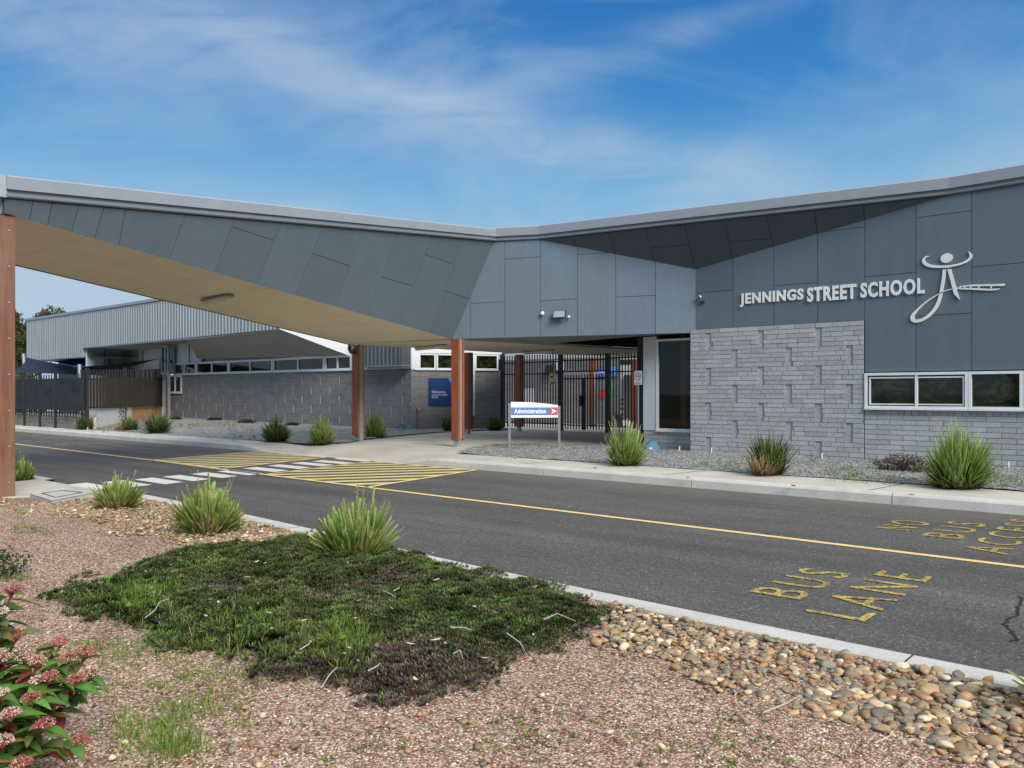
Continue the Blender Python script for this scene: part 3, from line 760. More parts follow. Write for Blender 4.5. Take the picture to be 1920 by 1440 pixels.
plain('soffit_joint', (.56, .48, .34), .9)
mb.build('soffit', ['soffit_paint', 'soffit_joint'], canopy)
mb = MB(); mb.slab([sp[5]+Vector((0, -.0, .0)), sp[0], sp[1], sp[2]+Vector((0, 0, 0)), sp[3], sp[4]], (0, 0, .05)); mb.build('porch_soffit', 'soffit_paint', canopy)
mb = MB(); e0, e1 = sp[0]+Vector((.02, .05, .052)), sp[1]+Vector((.02, 0, .052)); mb.quad(e0, e1, e1+up*.8, e0+up*.8); mb.build('porch_upstand', 'dark_ceiling', canopy)
# far side and ends of the canopy box
mb = MB(); panels(mb, [P3B, P4E, P4U, P3U], (P4E-P3B).cross(P3U-P3B)*(1 if (P4E-P3B).cross(P3U-P3B).x < 0 else -1), [])
mb.build('side_panel', ['wall_panel', 'joint_dark'], canopy)
mb = MB(); extrude(mb, [L2, V_+Vector((.02, -.02, 0))], [(-.25, .095), (.095, .095), (.105, .24), (.085, .26), (-.25, .26)], 1)
d0 = (V_-L2).normalized(); e_ = L2-Vector((.0, .10, 0))
extrude(mb, [P4U+Vector((0, -.1, .02)), e_+Vector((0.06, 0, 0))], [(-.12, -.0), (.02, .0), (.03, .24), (.01, .26), (-.12, .26)], 1)
mb.build('fascia', 'flashing', canopy)
mb = MB(); extrude(mb, [L2, V_+Vector((.03, -.03, 0))], [(-.2, .0), (.045, .0), (.065, .015), (.065, .05), (.05, .058), (.05, .092), (-.2, .092)], 1)
mb.build('gutter', 'gutter', canopy)
mb = MB(); mb.slab([L2+up*.2, V_+up*.2, Vector((-12.9, 20, 4.9)), P3U+up*.2, P4U+up*.2], (0, 0, -.04)); mb.build('roof', 'flashing', canopy)
mb = MB(); mb.slab([P1E+Vector((0, -.02, 0)), L2+Vector((0, -.02, .1)), P4U+Vector((0, -.02, .1)), P4E+Vector((0, -.02, 0))], (0, .015, 0)); mb.build('end_panel', 'gutter', canopy)

def post(parent, x, y, w, zb, zt, mat='timber', gap=.10, th=.042, base=.16, steel='galvanised', full=False, bolts=0):
    mb = MB()
    if full: mb.box((x+w*.62, y+th+.002, zb-.02), (x+w+.012, y+th+gap-.002, zt))
    else:
        mb.box((x+w*.2, y+th*.5, zb-.02), (x+w*.72, y+th+gap*.9, zb+base+.02)); mb.box((x+w*.3, y+th+.002, zb+base+.02), (x+w*.86, y+th+gap-.002, zt))
    if full: mb.box((x+w*.2, y+th*.5, zb-.02), (x+w*.45, y+th+gap*.8, zb+base+.02))
    p = mb.build('post', steel, parent)
    for k in (0, 1):
        b = MB(); yy = y+k*(gap+th); b.box((x, yy, zb+base), (x+w, yy+th, zt-.004)); b.build('timber_board', mat, p, bevel=.004)
    if bolts:
        b = MB()
        for k in range(bolts):
            z = zb+.2+k*.435; c = Vector((x+w-.06, y-.001, z)); b.tube([c, c-Vector((0, .012, 0))], .011, 8)
        b.build('bolt', 'galvanised', p)
    return p
# near post carrying the low end
def cross_post(parent, x, y, w, zb, zt, mat, bolts=8, gap=.10, th=.042):
    mb = MB(); mb.box((x-th-gap+.002, y+.03, zb-.02), (x-th-.002, y+w-.03, zt)); p = mb.build('post', 'galvanised', parent)
    for k in (0, 1): b = MB(); xx = x-th-k*(gap+th); b.box((xx, y, zb), (xx+th, y+w, zt-.004)); b.build('timber_board', mat, p, bevel=.004)
    for k in range(bolts): b = MB(); c = Vector((x+.001, y+w-.07, zb+.22+k*.435)); b.tube([c-Vector((.004, 0, 0)), c+Vector((.012, 0, 0))], .011, 8); b.build('bolt', 'galvanised', p)
    return p
cross_post(canopy, -11.08, 3.33, .30, .05, P1T.z, 'weathered_timber')
mb = MB(); mb.box((-11.14, 3.45, P1T.z+.003), (-11.07, 3.62, P1T.z+.18)); mb.build('post_cap', 'flashing', canopy)
p = ont(846, 838, 13.10); q = ont(860, 838, 13.10); post(canopy, p.x, 13.10, q.x-p.x, .13, 2.56)
p = ont(660, 828, 13.0); q = ont(671, 828, 13.0); post(canopy, p.x, 13.0, q.x-p.x, .13, 2.555, full=True, gap=.12)
for px, py, zt_, k in ((870, 813, 2.56, 0), (966, 809, 2.56, 1)):
    p = onz(px, py, .14); post(canopy, p.x, p.y, .20, .13, zt_, 'timber')
cross_post(canopy, -14.3, 3.33, .30, .05, P1T.z, 'weathered_timber', 0)
# downpipe elbow on the far post
mb = MB(); c = ont(664, 650, 12.93)
mb.tube([c+Vector((-.16, 0, .09)), c+Vector((-.16, -.02, -.05)), c+Vector((-.11, -.02, -.13)), c+Vector((.05, -.02, -.15))], .045, 10); mb.build('drain_elbow', 'pvc_dark', canopy, smooth=True)
mb = MB(); mb.tube([c+Vector((-.02, -.03, .1)), c+Vector((-.02, -.03, -.06))], .05, 10); mb.build('drain_collar', 'galvanised', canopy, smooth=True)

def batten(a, b, nrm, label):
    a, b, nrm = Vector(a), Vector(b), Vector(nrm).normalized(); d = (b-a).normalized(); s = d.cross(nrm).normalized()
    t = thing('ceiling_light', label, 'light', a.lerp(b, .5), 'batten lights under the canopy')
    m = MB(); m.obox(a-s*.055+nrm*.0, d*(b-a).length, s*.11, nrm*.03); m.build('housing', 'gutter', t)
    m = MB(); m.tube([a+d*.02+nrm*.035, a+d*.05+nrm*.05, b-d*.05+nrm*.05, b-d*.02+nrm*.035], [.03, .055, .055, .03], 12); m.build('diffuser', 'diffuser', t, smooth=True)
    m = MB(); L = (b-a).length
    for k in range(5): m = MB(); c = a+d*(L*(.08+.21*k)); m.obox(c-s*.064+nrm*.03, d*.014, s*.128, nrm*.045); m.build('clip', 'diffuser', t)
ns = (P1E-PB).cross(P3B-PB).normalized(); ns = ns if ns.z < 0 else -ns
so = lambda x, y: onplane(x, y, PB+Vector((0, 0, .012)), ns)
batten(so(380, 563), so(434, 552), ns, 'wide wire clipped light on the sloping canopy underside over the road')
batten(onz(779, 650, 2.56), onz(834, 645, 2.56), (0, 0, -1), 'slim light on the flat porch ceiling just left of the nearest timber post')
batten(onz(982, 658.5, 2.56), onz(1037, 654.5, 2.56), (0, 0, -1), 'slim light on the porch ceiling above the black palisade gate')

# ================================================================== CLASSROOM BUILDING (left)
TL = 18.2
cls = thing('classroom_building', 'long low grey brick classroom wing with ribbed steel upper storey', 'building', (-30, 18.2, 0))
mb = MB(); XL = -36.6; W = 16.6; top = 2.155; slots = []
for i in range(29):
    k = 2+(0 if i % 2 == 0 else 4)
    while k < 23:
        slots.append((W-.38-i*.56-.05, W-.38-i*.56+.05, top-(k+4)*ch, top-k*ch)); k += 8
bricks(mb, (XL, TL), (1, 0), (0, -1), W, .0, top, [s for s in slots if s[2] > .05], rand=True, bl=.39)
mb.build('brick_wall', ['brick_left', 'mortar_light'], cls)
ca, cb = Vector((-20.0, TL, 0)), Vector((-18.42, 20.88, 0)); du = (cb-ca).normalized(); dn = Vector((du.y, -du.x, 0)); W2 = (cb-ca).length
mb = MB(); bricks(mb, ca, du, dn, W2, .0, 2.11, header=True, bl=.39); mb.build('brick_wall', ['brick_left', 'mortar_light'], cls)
# strip windows
def wx(px, py=690): return ont(px, py, TL).x
groups = [(327, 347, 369), (369, 398, 430), (430, 470, 513), (513, 560, 610), (610, 634, 661), (661, 705, 752)]
for a, m, b in groups:
    xa, xm, xb = wx(a), wx(m), wx(b); window(cls, (xa+.02, TL-.02, 2.165), (1, 0, 0), (0, -1, 0), xb-xa-.04, .52, .07, ((xm-xa-.02),), name='window', sill=True)
window(cls, (ont(318, 705, TL).x, TL-.02, 1.35), (1, 0, 0), (0, -1, 0), 1.15, .80, .07, (.55,), glass='window_glass')
mb = MB(); mb.box((wx(752), TL-.03, 2.16), (-19.98, TL+.05, 3.1)); mb.box((wx(661)+.0, TL+.02, 2.70), (-20.0, TL+.1, 3.2))
mb.build('white_pier', 'white_frame', cls)
w2 = lambda px, py: onp(px, py, (ca.x, ca.y), (cb.x, cb.y))
def W2x(px): return (w2(px, 690)-ca).dot(du)
mb = MB(); mb.obox(ca+up*2.12-du*0, du*.30, dn*.04, up*1.0); mb.obox(ca+up*2.66+du*.30, du*(W2-.30), dn*.05, up*.30); mb.build('white_fascia', 'white_frame', cls)
for a, b in ((778, 817), (818, 872)):
    s0, s1 = W2x(a), W2x(b); window(cls, ca+du*s0+up*2.125, du, dn, s1-s0, .53, .055, () if a < 800 else ((s1-s0)*.55,))
s0, s1 = W2x(874), W2x(889); window(cls, ca+du*s0+up*.62, du, dn, s1-s0+.02, 2.03, .06, (), name='tall_window')
s0, s1 = W2x(890), W2x(934); window(cls, ca+du*s0+up*2.125, du, dn, s1-s0, .53, .055)
# ribbed upper storey
def ribs(mb, x0, x1, y, z0f, z1f, pitch=.235, d=.04):
    n = int((x1-x0)/pitch); pr = []
    for i in range(n+1):
        x = x0+i*pitch
        for a, e in ((0, 0), (.35, 0), (.45, -d), (.9, -d)): pr.append((min(x+a*pitch, x1), y+e))
    for (a, b) in zip(pr[:-1], pr[1:]):
        mb.quad((a[0], a[1], z0f(a[0])), (b[0], b[1], z0f(b[0])), (b[0], b[1], z1f(b[0])), (a[0], a[1], z1f(a[0])))
YC = 16.8
zb_ = lambda x: 3.575+.004*(x+42) if x > -42.05 else 3.13
zt_ = lambda x: 5.30
mb = MB(); ribs(mb, -49.6, -25.4, YC, lambda x: 3.13 if x < -42.0 else 3.57+.004*(x+42), zt_)
mb.quad((-49.6, YC, 3.13), (-49.6, 30, 3.13), (-49.6, 30, 5.3), (-49.6, YC, 5.3)); mb.quad((-42.05, YC, 3.13), (-42.05, YC+.4, 3.13), (-42.05, YC+.4, 3.6), (-42.05, YC, 3.6))
mb.build('steel_cladding', 'ribbed_steel', cls)
mb = MB(); mb.box((-49.68, YC-.07, 5.30), (-25.3, YC+.02, 5.42)); mb.box((-49.68, YC+.02, 5.38), (-25.3, 30, 5.42)); mb.build('roof', 'flashing', cls)
mb = MB(); mb.box((-42.04, YC-.06, 3.53), (-25.4, YC-.01, 3.575)); mb.box((-49.6, YC-.06, 3.08), (-42.05, YC-.01, 3.13)); mb.build('flashing', 'gutter', cls)
mb = MB(); mb.box((-42.04, YC, 3.56), (-25.4, 20.5, 3.60)); mb.box((-49.6, YC, 3.12), (-42.05, 20, 3.15)); mb.build('eaves_soffit', 'soffit_grey', cls)
S = [ont(350, 637, YC), None, ont(655, 667, TL), ont(371, 673, TL)]; nS = (S[2]-S[0]).cross(S[3]-S[0]).normalized(); S[1] = onplane(524, 617, S[0], nS)
mb = MB(); panels(mb, S, -(S[1]-S[0]).cross(S[3]-S[0]) if (S[1]-S[0]).cross(S[3]-S[0]).z > 0 else (S[1]-S[0]).cross(S[3]-S[0]),
       [(S[0].lerp(S[1], t), S[3].lerp(S[2], t+.04)) for t in (.22, .5, .76)]+[(S[0].lerp(S[3], .55), S[1].lerp(S[2], .55))], .012, .01, .02)
mb.build('sloping_soffit', ['soffit_grey', 'joint_dark'], cls)
mb = MB(); a, b, c, d = S[1]+up*.06, S[2]+Vector((.1, -.1, .34)), S[2]+Vector((.1, -.1, .0)), S[1]-up*.0
mb.slab([a, b, c, d], (.03, .06, 0)); mb.build('white_barge', 'white_wall', cls)
# white recessed walls
WB = ont(230, 690, 19.5).x
mb = MB(); mb.slab([(-42.0, YC+.1, .1), (WB, 19.5, .1), (WB, 19.5, 3.56), (-42.0, YC+.1, 3.56)], (-.05, -.02, 0))
mb.box((WB, 19.5, .1), (-39.2, 19.55, 3.56)); mb.slab([(-39.2, 19.5, .1), (-36.95, TL, .1), (-36.95, TL, 3.56), (-39.2, 19.5, 3.56)], (.0, .05, 0))
mb.box((-36.95, TL+.02, 2.7), (-33.5, TL+.08, 3.56)); mb.box((-36.95, TL+.02, .1), (-36.6, TL+.08, 2.7)); mb.box((-33.6, TL+.3, 2.6), (-20.2, TL+.35, 3.9))
mb.build('white_wall', 'white_wall', cls)
mb = MB(); mb.box((-49.5, 18.4, .1), (-42.1, 18.5, 3.12)); mb.build('shaded_wall', 'wall_panel', cls)
mb = MB(); x = ont(195, 660, 18.15).x
for (px, t) in ((197, 17.9), (268, 19.48), (355, TL+.005)): p0 = ont(px, 660, t); mb = MB(); mb.box((p0.x, p0.y-.03, 2.7), (p0.x+.02, p0.y, 3.55)); mb.build('wall_joint', 'joint_dark', cls)
xa = ont(235, 690, 19.4).x
for i, (a, b) in enumerate(((235, 256), (257, 266), (267, 283), (284, 299))):
    x0, x1 = ont(a, 690, 19.4).x, ont(b, 690, 19.4).x; window(cls, (x0, 19.45, 1.6), (1, 0, 0), (0, -1, 0), x1-x0, 1.0, .08, ((x1-x0)/2,) if x1-x0 > .5 else ())
a, b = Vector((ont(303, 660, 18.05).x, 18.05, 0)), Vector((ont(326, 660, 18.05).x, 18.05, 0))
window(cls, a+up*2.22, (1, 0, 0), (0, -1, 0), (b-a).x, 1.25, .06, ((b-a).x*.35,), name='tall_window', fm='flashing')
mb = MB(); x = ont(313, 650, 17.9).x; mb.box((x, 17.9, .2), (x+.12, 18.0, 3.5)); mb.build('steel_column', 'flashing', cls)
# ribbed screen box above the corner
TS = 17.75; x0, x1 = ont(670, 680, TS).x, ont(753, 680, TS).x; z0 = ont(700, 686, TS).z
mb = MB(); ribs(mb, x0, x1, TS, lambda x: z0, lambda x: z0+1.6, .2, .03); mb.quad((x1, TS, z0), (x1, TS+.4, z0), (x1, TS+.4, z0+1.6), (x1, TS, z0+1.6)); mb.build('ribbed_screen', 'ribbed_dark', cls)
mb = MB(); mb.box((x0, TS-.05, z0-.04), (x1+.03, TS+.4, z0)); mb.build('flashing', 'gutter', cls)
mb = MB(); mb.box((-49.5, 29.9, .1), (-20, 30, 5.3)); mb.build('rear_wall', 'wall_panel', cls)

# ================================================================== COURTYARD BUILDING behind the gate
court = thing('courtyard_building', 'grey brick courtyard building seen through the black gate', 'building', (-20, 26, 0))
mb = MB(); W = 7.9; bricks(mb, (-24.9, 26), (1, 0), (0, -1), W, .0, 2.72, bl=.39); mb.build('brick_wall', ['brick_left', 'mortar_light'], court)
mb = MB(); mb.box((-24.9, 26.02, 2.73), (-17.0, 26.1, 3.0)); mb.box((-17.0, 26.02, 2.62), (-12, 26.1, 3.0)); mb.build('white_fascia', 'pale_wall', court)
mb = MB(); mb.box((-17.0, 25.98, 2.40), (-12, 26.1, 2.60)); mb.build('lintel', 'joint_dark', court)
mb = MB(); mb.box((-23, 31, 0), (-9, 31.1, 3.4)); mb.build('white_wall', 'white_wall', court)
a = ont(1171, 720, 30.9); b = ont(1178, 720, 30.9); mb = MB(); mb.box((a.x, 30.85, .1), (b.x+.3, 30.95, 2.15)); mb.box((a.x-1.3, 30.85, .1), (a.x-.3, 30.95, 1.0)); mb.build('door', 'ribbed_dark', court)
mb = MB(); a = ont(1041, 676, 25.95); b = ont(1056, 694, 25.95); mb.box((a.x, 25.92, b.z), (b.x, 25.99, a.z)); mb.build('window', 'white_frame', court)
tw = MB(); a = ont(1036, 689, 25.8); tw.box((a.x-.28, 25.72, a.z-.24), (a.x+.06, 25.98, a.z+.1)); tag(tw.build('wall_speaker', 'joint_dark', bevel=.01), 'small dark wall box mounted on the courtyard bricks above the yellow camera notice', 'wall box')
def board(name, label, cat, p, u, n, W, Hh, mat, parts=(), group=None, th=.012, rivets=False):
    """flat board: p lower left, parts = list of (name, mat, list of polygons in 0..1 board units) or text tuples"""
    p, u, n = Vector(p), Vector(u).normalized(), Vector(n).normalized()
    t = thing(name, label, cat, p, group)
    m = MB(); m.obox(p, u*W, n*th, up*Hh); m.build('board', mat, t)
    f = lambda a, b, e=.002: p+u*(a*W)+up*(b*Hh)+n*(th+e)
    for i, q in enumerate(parts):
        m = MB()
        if q[0] == 'text': lettering(m, q[2], f(q[3], q[4], .004), u, up, (q[5]*W) if q[5] else None, q[6]*Hh, bold=q[7] if len(q) > 7 else .0); m.build('lettering', q[1], t)
        else:
            for pl in q[2]:
                pts = [f(a, b, .001+.001*i) for a, b in pl]; m.add(pts, [tuple(k) for k in tessellate_polygon([pts])])
            m.build(q[0], q[1], t)
    return t
p = ont(1112, 707, 25.95); q = ont(1158, 687, 25.95)
board('wall_sign', 'blue sign with white lettering high on the courtyard brick wall', 'sign', (p.x, 25.96, p.z), (1, 0, 0), (0, -1, 0), q.x-p.x, q.z-p.z, 'sign_blue',
      [('pattern', 'board_light_blue', [[(.62, 1), (.95, 1), (.99, .6), (.8, .45)], [(.85, .5), (.99, .55), (.99, .1), (.9, .05)]]), ('text', 'sign_white', 'Origin', .12, .3, .5, .3, .02)])
for nm, (x0, y0, x1, y1), mats in (('red', (1123, 727, 1134, 746), ['art_red']), ('green and yellow', (1140, 712, 1150, 744), ['art_green', 'art_yellow'])):
    a, b = ont(x0, y1, 25.9), ont(x1, y0, 25.9); w, h = b.x-a.x, b.z-a.z; t = thing('wall_artwork', f'{nm} leaf shaped panel on the courtyard brick wall', 'artwork', (a.x, 25.93, a.z))
    m = MB(); lf = [(.5, 1), (.72, .75), (.95, .4), (.9, .15), (.6, 0), (.25, .03), (.03, .25), (.12, .5), (.32, .8)]
    m.slab([(a.x+w*u_, 25.95, a.z+h*v_) for u_, v_ in lf], (0, -.02, 0)); m.build('leaf_panel', mats[0], t)
    if len(mats) > 1: m = MB(); m.slab([(a.x+w*u_, 25.925, a.z+h*v_) for u_, v_ in ((.0, .2), (-.3, .5), (-.1, .8), (.2, .55))], (0, -.01, 0)); m.build('leaf_panel', mats[1], t)
a, b = ont(978, 757, 25.9), ont(1000, 728, 25.9)
board('notice_poster', 'pale lilac poster on the courtyard brick wall behind the gate', 'poster', (a.x, 25.96, a.z-.3), (1, 0, 0), (0, -1, 0), b.x-a.x, b.z-a.z+.3, 'poster')
mb = MB(); x0 = ont(1104, 790, 23.6).x
g = thing('timber_post', 'rust red porch post standing behind the palisade gate', 'post', (x0, 23.6, .13))
post(g, x0, 23.6, .21, .13, 2.56, 'timber', base=.1)
x0 = ont(1182, 790, 23.9).x; g = thing('timber_post', 'rust red porch post behind the no smoking sign', 'post', (x0, 23.9, .13)); post(g, x0, 23.9, .24, .13, 2.5, 'timber', base=.1)
g = thing('garden_bench', 'dark timber bench in the courtyard behind the right fence bay', 'bench', (-16.2, 25.2, .13)); bm_ = MB()
for z, y in ((.55, 25.2), (.72, 25.5), (.9, 25.52), (1.05, 25.54)): bm_.box((-16.75, y, z), (-15.6, y+.12 if z < .6 else y+.03, z+.05 if z < .6 else z+.1))
bm_.build('slats', 'bark', g); bm_ = MB()
for x in (-16.7, -15.8): bm_ = MB(); bm_.box((x, 25.2, .13), (x+.08, 25.5, .55)); bm_.build('leg', 'black_metal', g)

# ================================================================== PALISADE FENCE AND GATE
YF = 20.9; FB, FT = .22, 2.60
fx = lambda px: ont(px, 700, YF).x
fence = thing('palisade_fence', 'black steel palisade fence across the school porch', 'fence', (-16, YF, .14))
def pickets(mb, x0, x1, z0, z1, y=YF, pitch=.108, w=.028):
    n = max(2, int(round((x1-x0)/pitch)))
    for i in range(1, n): x = x0+(x1-x0)*i/n; mb.box((x-w/2, y-w/2, z0), (x+w/2, y+w/2, z1))
def rails(mb, x0, x1, zs, y=YF):
    for z in zs: mb.box((x0, y+.016, z-.02), (x1, y+.05, z+.02))
px_ = [fx(938)+.1, fx(1052), fx(1139), -9.65]
for x in px_[:3]: m = MB(); m.box((x-.055, YF-.055, .1), (x+.055, YF+.055, FT+.08)); m.box((x-.062, YF-.062, FT+.08), (x+.062, YF+.062, FT+.1)); m.build('fence_post', 'black_metal', fence)
m = MB(); m.box((px_[0]-.25, YF-.04, .1), (px_[0]-.13, YF+.04, FT-.1)); m.build('fence_post', 'black_metal', fence)
m = MB(); pickets(m, px_[0], px_[1], FB, FT); rails(m, px_[0], px_[1], (2.36, 1.98, .36)); m.build('fence_panel', 'black_metal', fence)
m = MB(); pickets(m, px_[2], px_[3], FB-.05, FT+.04); rails(m, px_[2], px_[3], (2.42, 2.0, .33)); m.build('fence_panel', 'black_metal', fence)
m = MB(); pickets(m, px_[1]+.05, px_[2]-.05, 2.02, FT); rails(m, px_[1], px_[2], (2.38, 2.03)); m.build('fence_panel', 'black_metal', fence)
gate = m = MB(); gx0, gx1 = px_[1]+.08, px_[2]-.07; pickets(m, gx0, gx1, FB, 1.93, YF-.03); rails(m, gx0, gx1, (1.80, .34), YF-.03)
dx = fx(1093); m.box((dx, YF-.05, .2), (dx+.10, YF+.03, 1.78)); G = m.build('gate', 'black_metal', fence)
m = MB(); m.box((dx-.06, YF-.10, .95), (dx+.02, YF-.05, 1.28)); m.build('lock_box', 'black_metal', G)
m = MB(); m.tube([(dx-.02, YF-.1, 1.06), (dx-.02, YF-.15, 1.06), (dx-.14, YF-.15, 1.06)], .012, 8); m.build('handle', 'galvanised', G)
# signs on the fence
a, b = ont(1030.5, 721.5, YF-.06), ont(1042, 699, YF-.06)
board('camera_notice', 'yellow and white security camera notice on the palisade fence', 'sign', (a.x, YF-.045, a.z), (1, 0, 0), (0, -1, 0), b.x-a.x, b.z-a.z, 'sign_white',
      [('band', 'yellow_sign', [[(0, .86), (1, .86), (1, 1), (0, 1)], [(0, 0), (1, 0), (1, .32), (0, .32)]]),
       ('camera_symbol', 'black_plastic', [[(.10, .62), (.22, .54), (.75, .72), (.68, .80), (.55, .80), (.12, .68)], [(.5, .6), (.55, .5), (.62, .5), (.58, .62)], [(.5, .48), (.9, .48), (.9, .42), (.5, .42)]]),
       ('text', 'black_plastic', 'SURVEILLANCE', .1, .22, .8, .05), ('text', 'black_plastic', 'CAMERAS IN', .14, .13, .7, .05), ('text', 'black_plastic', 'OPERATION', .14, .05, .7, .05), ('text', 'black_plastic', 'WARNING', .16, .89, .66, .06)])
a, b = ont(1189.5, 721.5, 15.25), ont(1204, 695, 15.25); ns_w, ns_h = b.x-a.x, b.z-a.z
ring = lambda r, c=(.5, .6), asp=1.: [(c[0]+r*math.cos(k*math.pi/16), c[1]+r*asp*math.sin(k*math.pi/16)) for k in range(32)]
asp = ns_w/ns_h; ro, ri = ring(.42, asp=asp), ring(.34, asp=asp)
segs = [[ro[k], ro[(k+1) % 32], ri[(k+1) % 32], ri[k]] for k in range(32)]
t = board('no_smoking_sign', 'grey no smoking sign on a thin pole right of the gate', 'sign', (a.x, 15.25, a.z), (1, 0, 0), (0, -1, 0), ns_w, ns_h, 'pale_wall',
      [('cigarette', 'black_plastic', [[(.22, .57), (.78, .57), (.78, .61), (.22, .61)], [(.55, .66), (.60, .66), (.55, .74), (.50, .74)], [(.62, .66), (.67, .66), (.70, .76), (.65, .76)], [(.72, .66), (.76, .66), (.80, .72), (.76, .72)]]),
       ('prohibition_ring', 'sign_red', segs+[[(.22, .77), (.27, .80), (.78, .43), (.73, .40)]]), ('text', 'black_plastic', 'NO', .38, .19, .24, .055, .02), ('text', 'black_plastic', 'SMOKING', .14, .08, .72, .055, .02)])
m = MB(); m.box((a.x+ns_w*.4, 15.255, .13), (a.x+ns_w*.52, 15.275, a.z)); m.build('pole', 'galvanised', t)

# ================================================================== LEFT SCREENED FENCE, RETAINING WALL
f1 = thing('screened_fence', 'black picket fence along the path hung with dark shade mesh', 'fence', (-33, 11.3, .15))
YA = 11.35; m = MB()
def pk(mb, a, b, z0, z1, pitch=.16, w=.03):
    a, b = Vector(a), Vector(b); L = (b-a).length; n = int(L/pitch); d = (b-a)/n
    for i in range(n+1):
        p = a+d*i; z00 = z0 if not callable(z0) else z0(i/n); z11 = z1 if not callable(z1) else z1(i/n); mb.box((p.x-w/2, p.y-w/2, z00), (p.x+w/2, p.y+w/2, z11))
A1, A0 = Vector((-28.35, YA, 0)), Vector((-46, YA, 0))
pk(m, A0, A1, .52, 2.0, .23); m.box((A0.x, YA-.02, .66), (A1.x, YA+.02, .70)); m.box((A0.x, YA-.02, 1.82), (A1.x, YA+.02, 1.86)); m.build('picket_panel', 'black_metal', f1)
for px in (20, 45, 74, 103, 136):
    x = ont(px, 802, YA-.1).x if px != 136 else -28.35; m = MB(); m.box((x-.04, YA-.12, .1), (x+.04, YA-.05, 2.08)); m.box((x-.05, YA-.13, 2.08), (x+.05, YA-.04, 2.11)); m.build('fence_post', 'black_metal', f1)
def screen(mb, a, b, z0, z1, c, nx=30, nzz=6, wob=.03):
    a, b = Vector(a), Vector(b); n = Vector(((b-a).y, -(b-a).x, 0)).normalized()
    g = lambda i, j: a.lerp(b, i/nx)+n*(.10+wob*mnoise.noise(Vector((i*.55, j*.5, a.x))))+up*(lambda lo, hi: lo+(hi-lo)*j/nzz)(z0+.04*mnoise.noise(Vector((i*.4, 0, 3))) if not callable(z0) else z0(i/nx), z1 if not callable(z1) else z1(i/nx))
    vs = [g(i, j) for i in range(nx+1) for j in range(nzz+1)]; fs = [(i*(nzz+1)+j, (i+1)*(nzz+1)+j, (i+1)*(nzz+1)+j+1, i*(nzz+1)+j+1) for i in range(nx) for j in range(nzz)]
    mb.add(vs, fs, c)
m = MB(); screen(m, A0, A1, .76, 1.84, (1, 1, 1), 70, wob=.07); m.build('mesh_screen', 'shade_cloth', f1, smooth=True)
f2 = thing('screened_fence', 'black picket fence with brown see through mesh running back to the brick wing', 'fence', (-32, 15, .15))
B1 = Vector((-28.3, 11.4, 0)); B2 = Vector((-37.2, 18.3, 0)); m = MB()
pk(m, B1, B2, .8, lambda t: 2.12+.35*t, .37, .045); 
for z in (.86, 1.80): m.beam(B1+up*z, B2+up*(z+.2 if z > 1 else z), .04, .04)
m.build('picket_panel', 'black_metal', f2)
for t_ in (.0, .42, 1.0): p = B1.lerp(B2, t_); m = MB(); m.box((p.x-.05, p.y-.05, .3), (p.x+.05, p.y+.05, 2.18+.35*t_)); m.build('fence_post', 'black_metal', f2)
m = MB(); screen(m, B1, B2, lambda t: .84-.12*t, lambda t: 1.84+.25*t, (.075, .066, .052), 20, wob=.02); m.build('mesh_screen', 'shade_mesh', f2, smooth=True)
rw = thing('retaining_wall', 'low retaining wall of weathered sleepers under the black mesh fence', 'wall', (-34, 11.7, .1))
for k in range(3):
    x = -46.0; m = MB()
    while x < -28.4: L = 2.3; m.box((x, 11.62, .14+k*.135), (min(x+L-.02, -28.35), 11.72, .14+k*.135+.128)); x += L
    m.build('sleeper', 'sleeper', rw)
for i in range(7): x = -29.3-i*1.28; m = MB(); m.box((x-.03, 11.57, .1), (x+.03, 11.62, .56)); m.build('steel_upright', 'galvanised', rw)
mb = MB(); dB = (B2-B1).normalized(); nB = Vector((dB.y, -dB.x, 0)); 
lw = thing('low_panel_wall', 'low cream and orange panel wall under the see through fence', 'wall', (-33, 14.9, .1))
c1 = B1.lerp(B2, .50); zc = lambda t: .83-.12*t
mb = MB(); mb.slab([B1+up*.1, c1+up*.1, c1+up*zc(.5), B1+up*zc(0)], nB*.03); mb.build('cream_panel', 'white_wall', lw)
mb = MB(); mb.slab([c1+up*.1, B2+up*.1, B2+up*zc(1), c1+up*zc(.5)], nB*.035); mb.build('orange_panel', 'orange_panel', lw)

# shade sails
def sail(label, pts, mat, sub=10):
    a, b, c, d = [Vector(p) for p in pts]; m = MB(); vs = []
    for i in range(sub+1):
        for j in range(sub+1):
            u_, v_ = i/sub, j/sub; p = a.lerp(b, u_).lerp(d.lerp(c, u_), v_); cen = (a+b+c+d)/4
            e = .13*(4*u_*(1-u_)+4*v_*(1-v_))*(1-.0); m_ = 4*u_*(1-u_)*4*v_*(1-v_)
            p = p.lerp(cen, .10*(4*u_*(1-u_) if v_ in (0, 1) else 4*v_*(1-v_) if u_ in (0, 1) else 0)); vs.append(p-up*.12*m_)
    m.add(vs, [(i*(sub+1)+j, (i+1)*(sub+1)+j, (i+1)*(sub+1)+j+1, i*(sub+1)+j+1) for i in range(sub) for j in range(sub)])
    t = thing('shade_sail', label, 'shade sail', a); m.build('sail_cloth', mat, t, smooth=True); return t
sail('dark navy shade sail stretched between leaning silver poles', [atk(50, 670, 36), atk(149, 689, 32), atk(196, 704, 33), atk(20, 699, 34)], 'sail_navy')
sail('narrow dark sail rising to the pole by the tall windows', [atk(149, 689, 32), atk(301, 672, 38), atk(196, 704, 36), atk(150, 700, 33)], 'sail_navy')
sail('bright blue shade sail behind the navy ones', [atk(95, 677, 44), atk(155, 672, 44), atk(186, 685, 41), atk(148, 689, 38)], 'sail_blue')
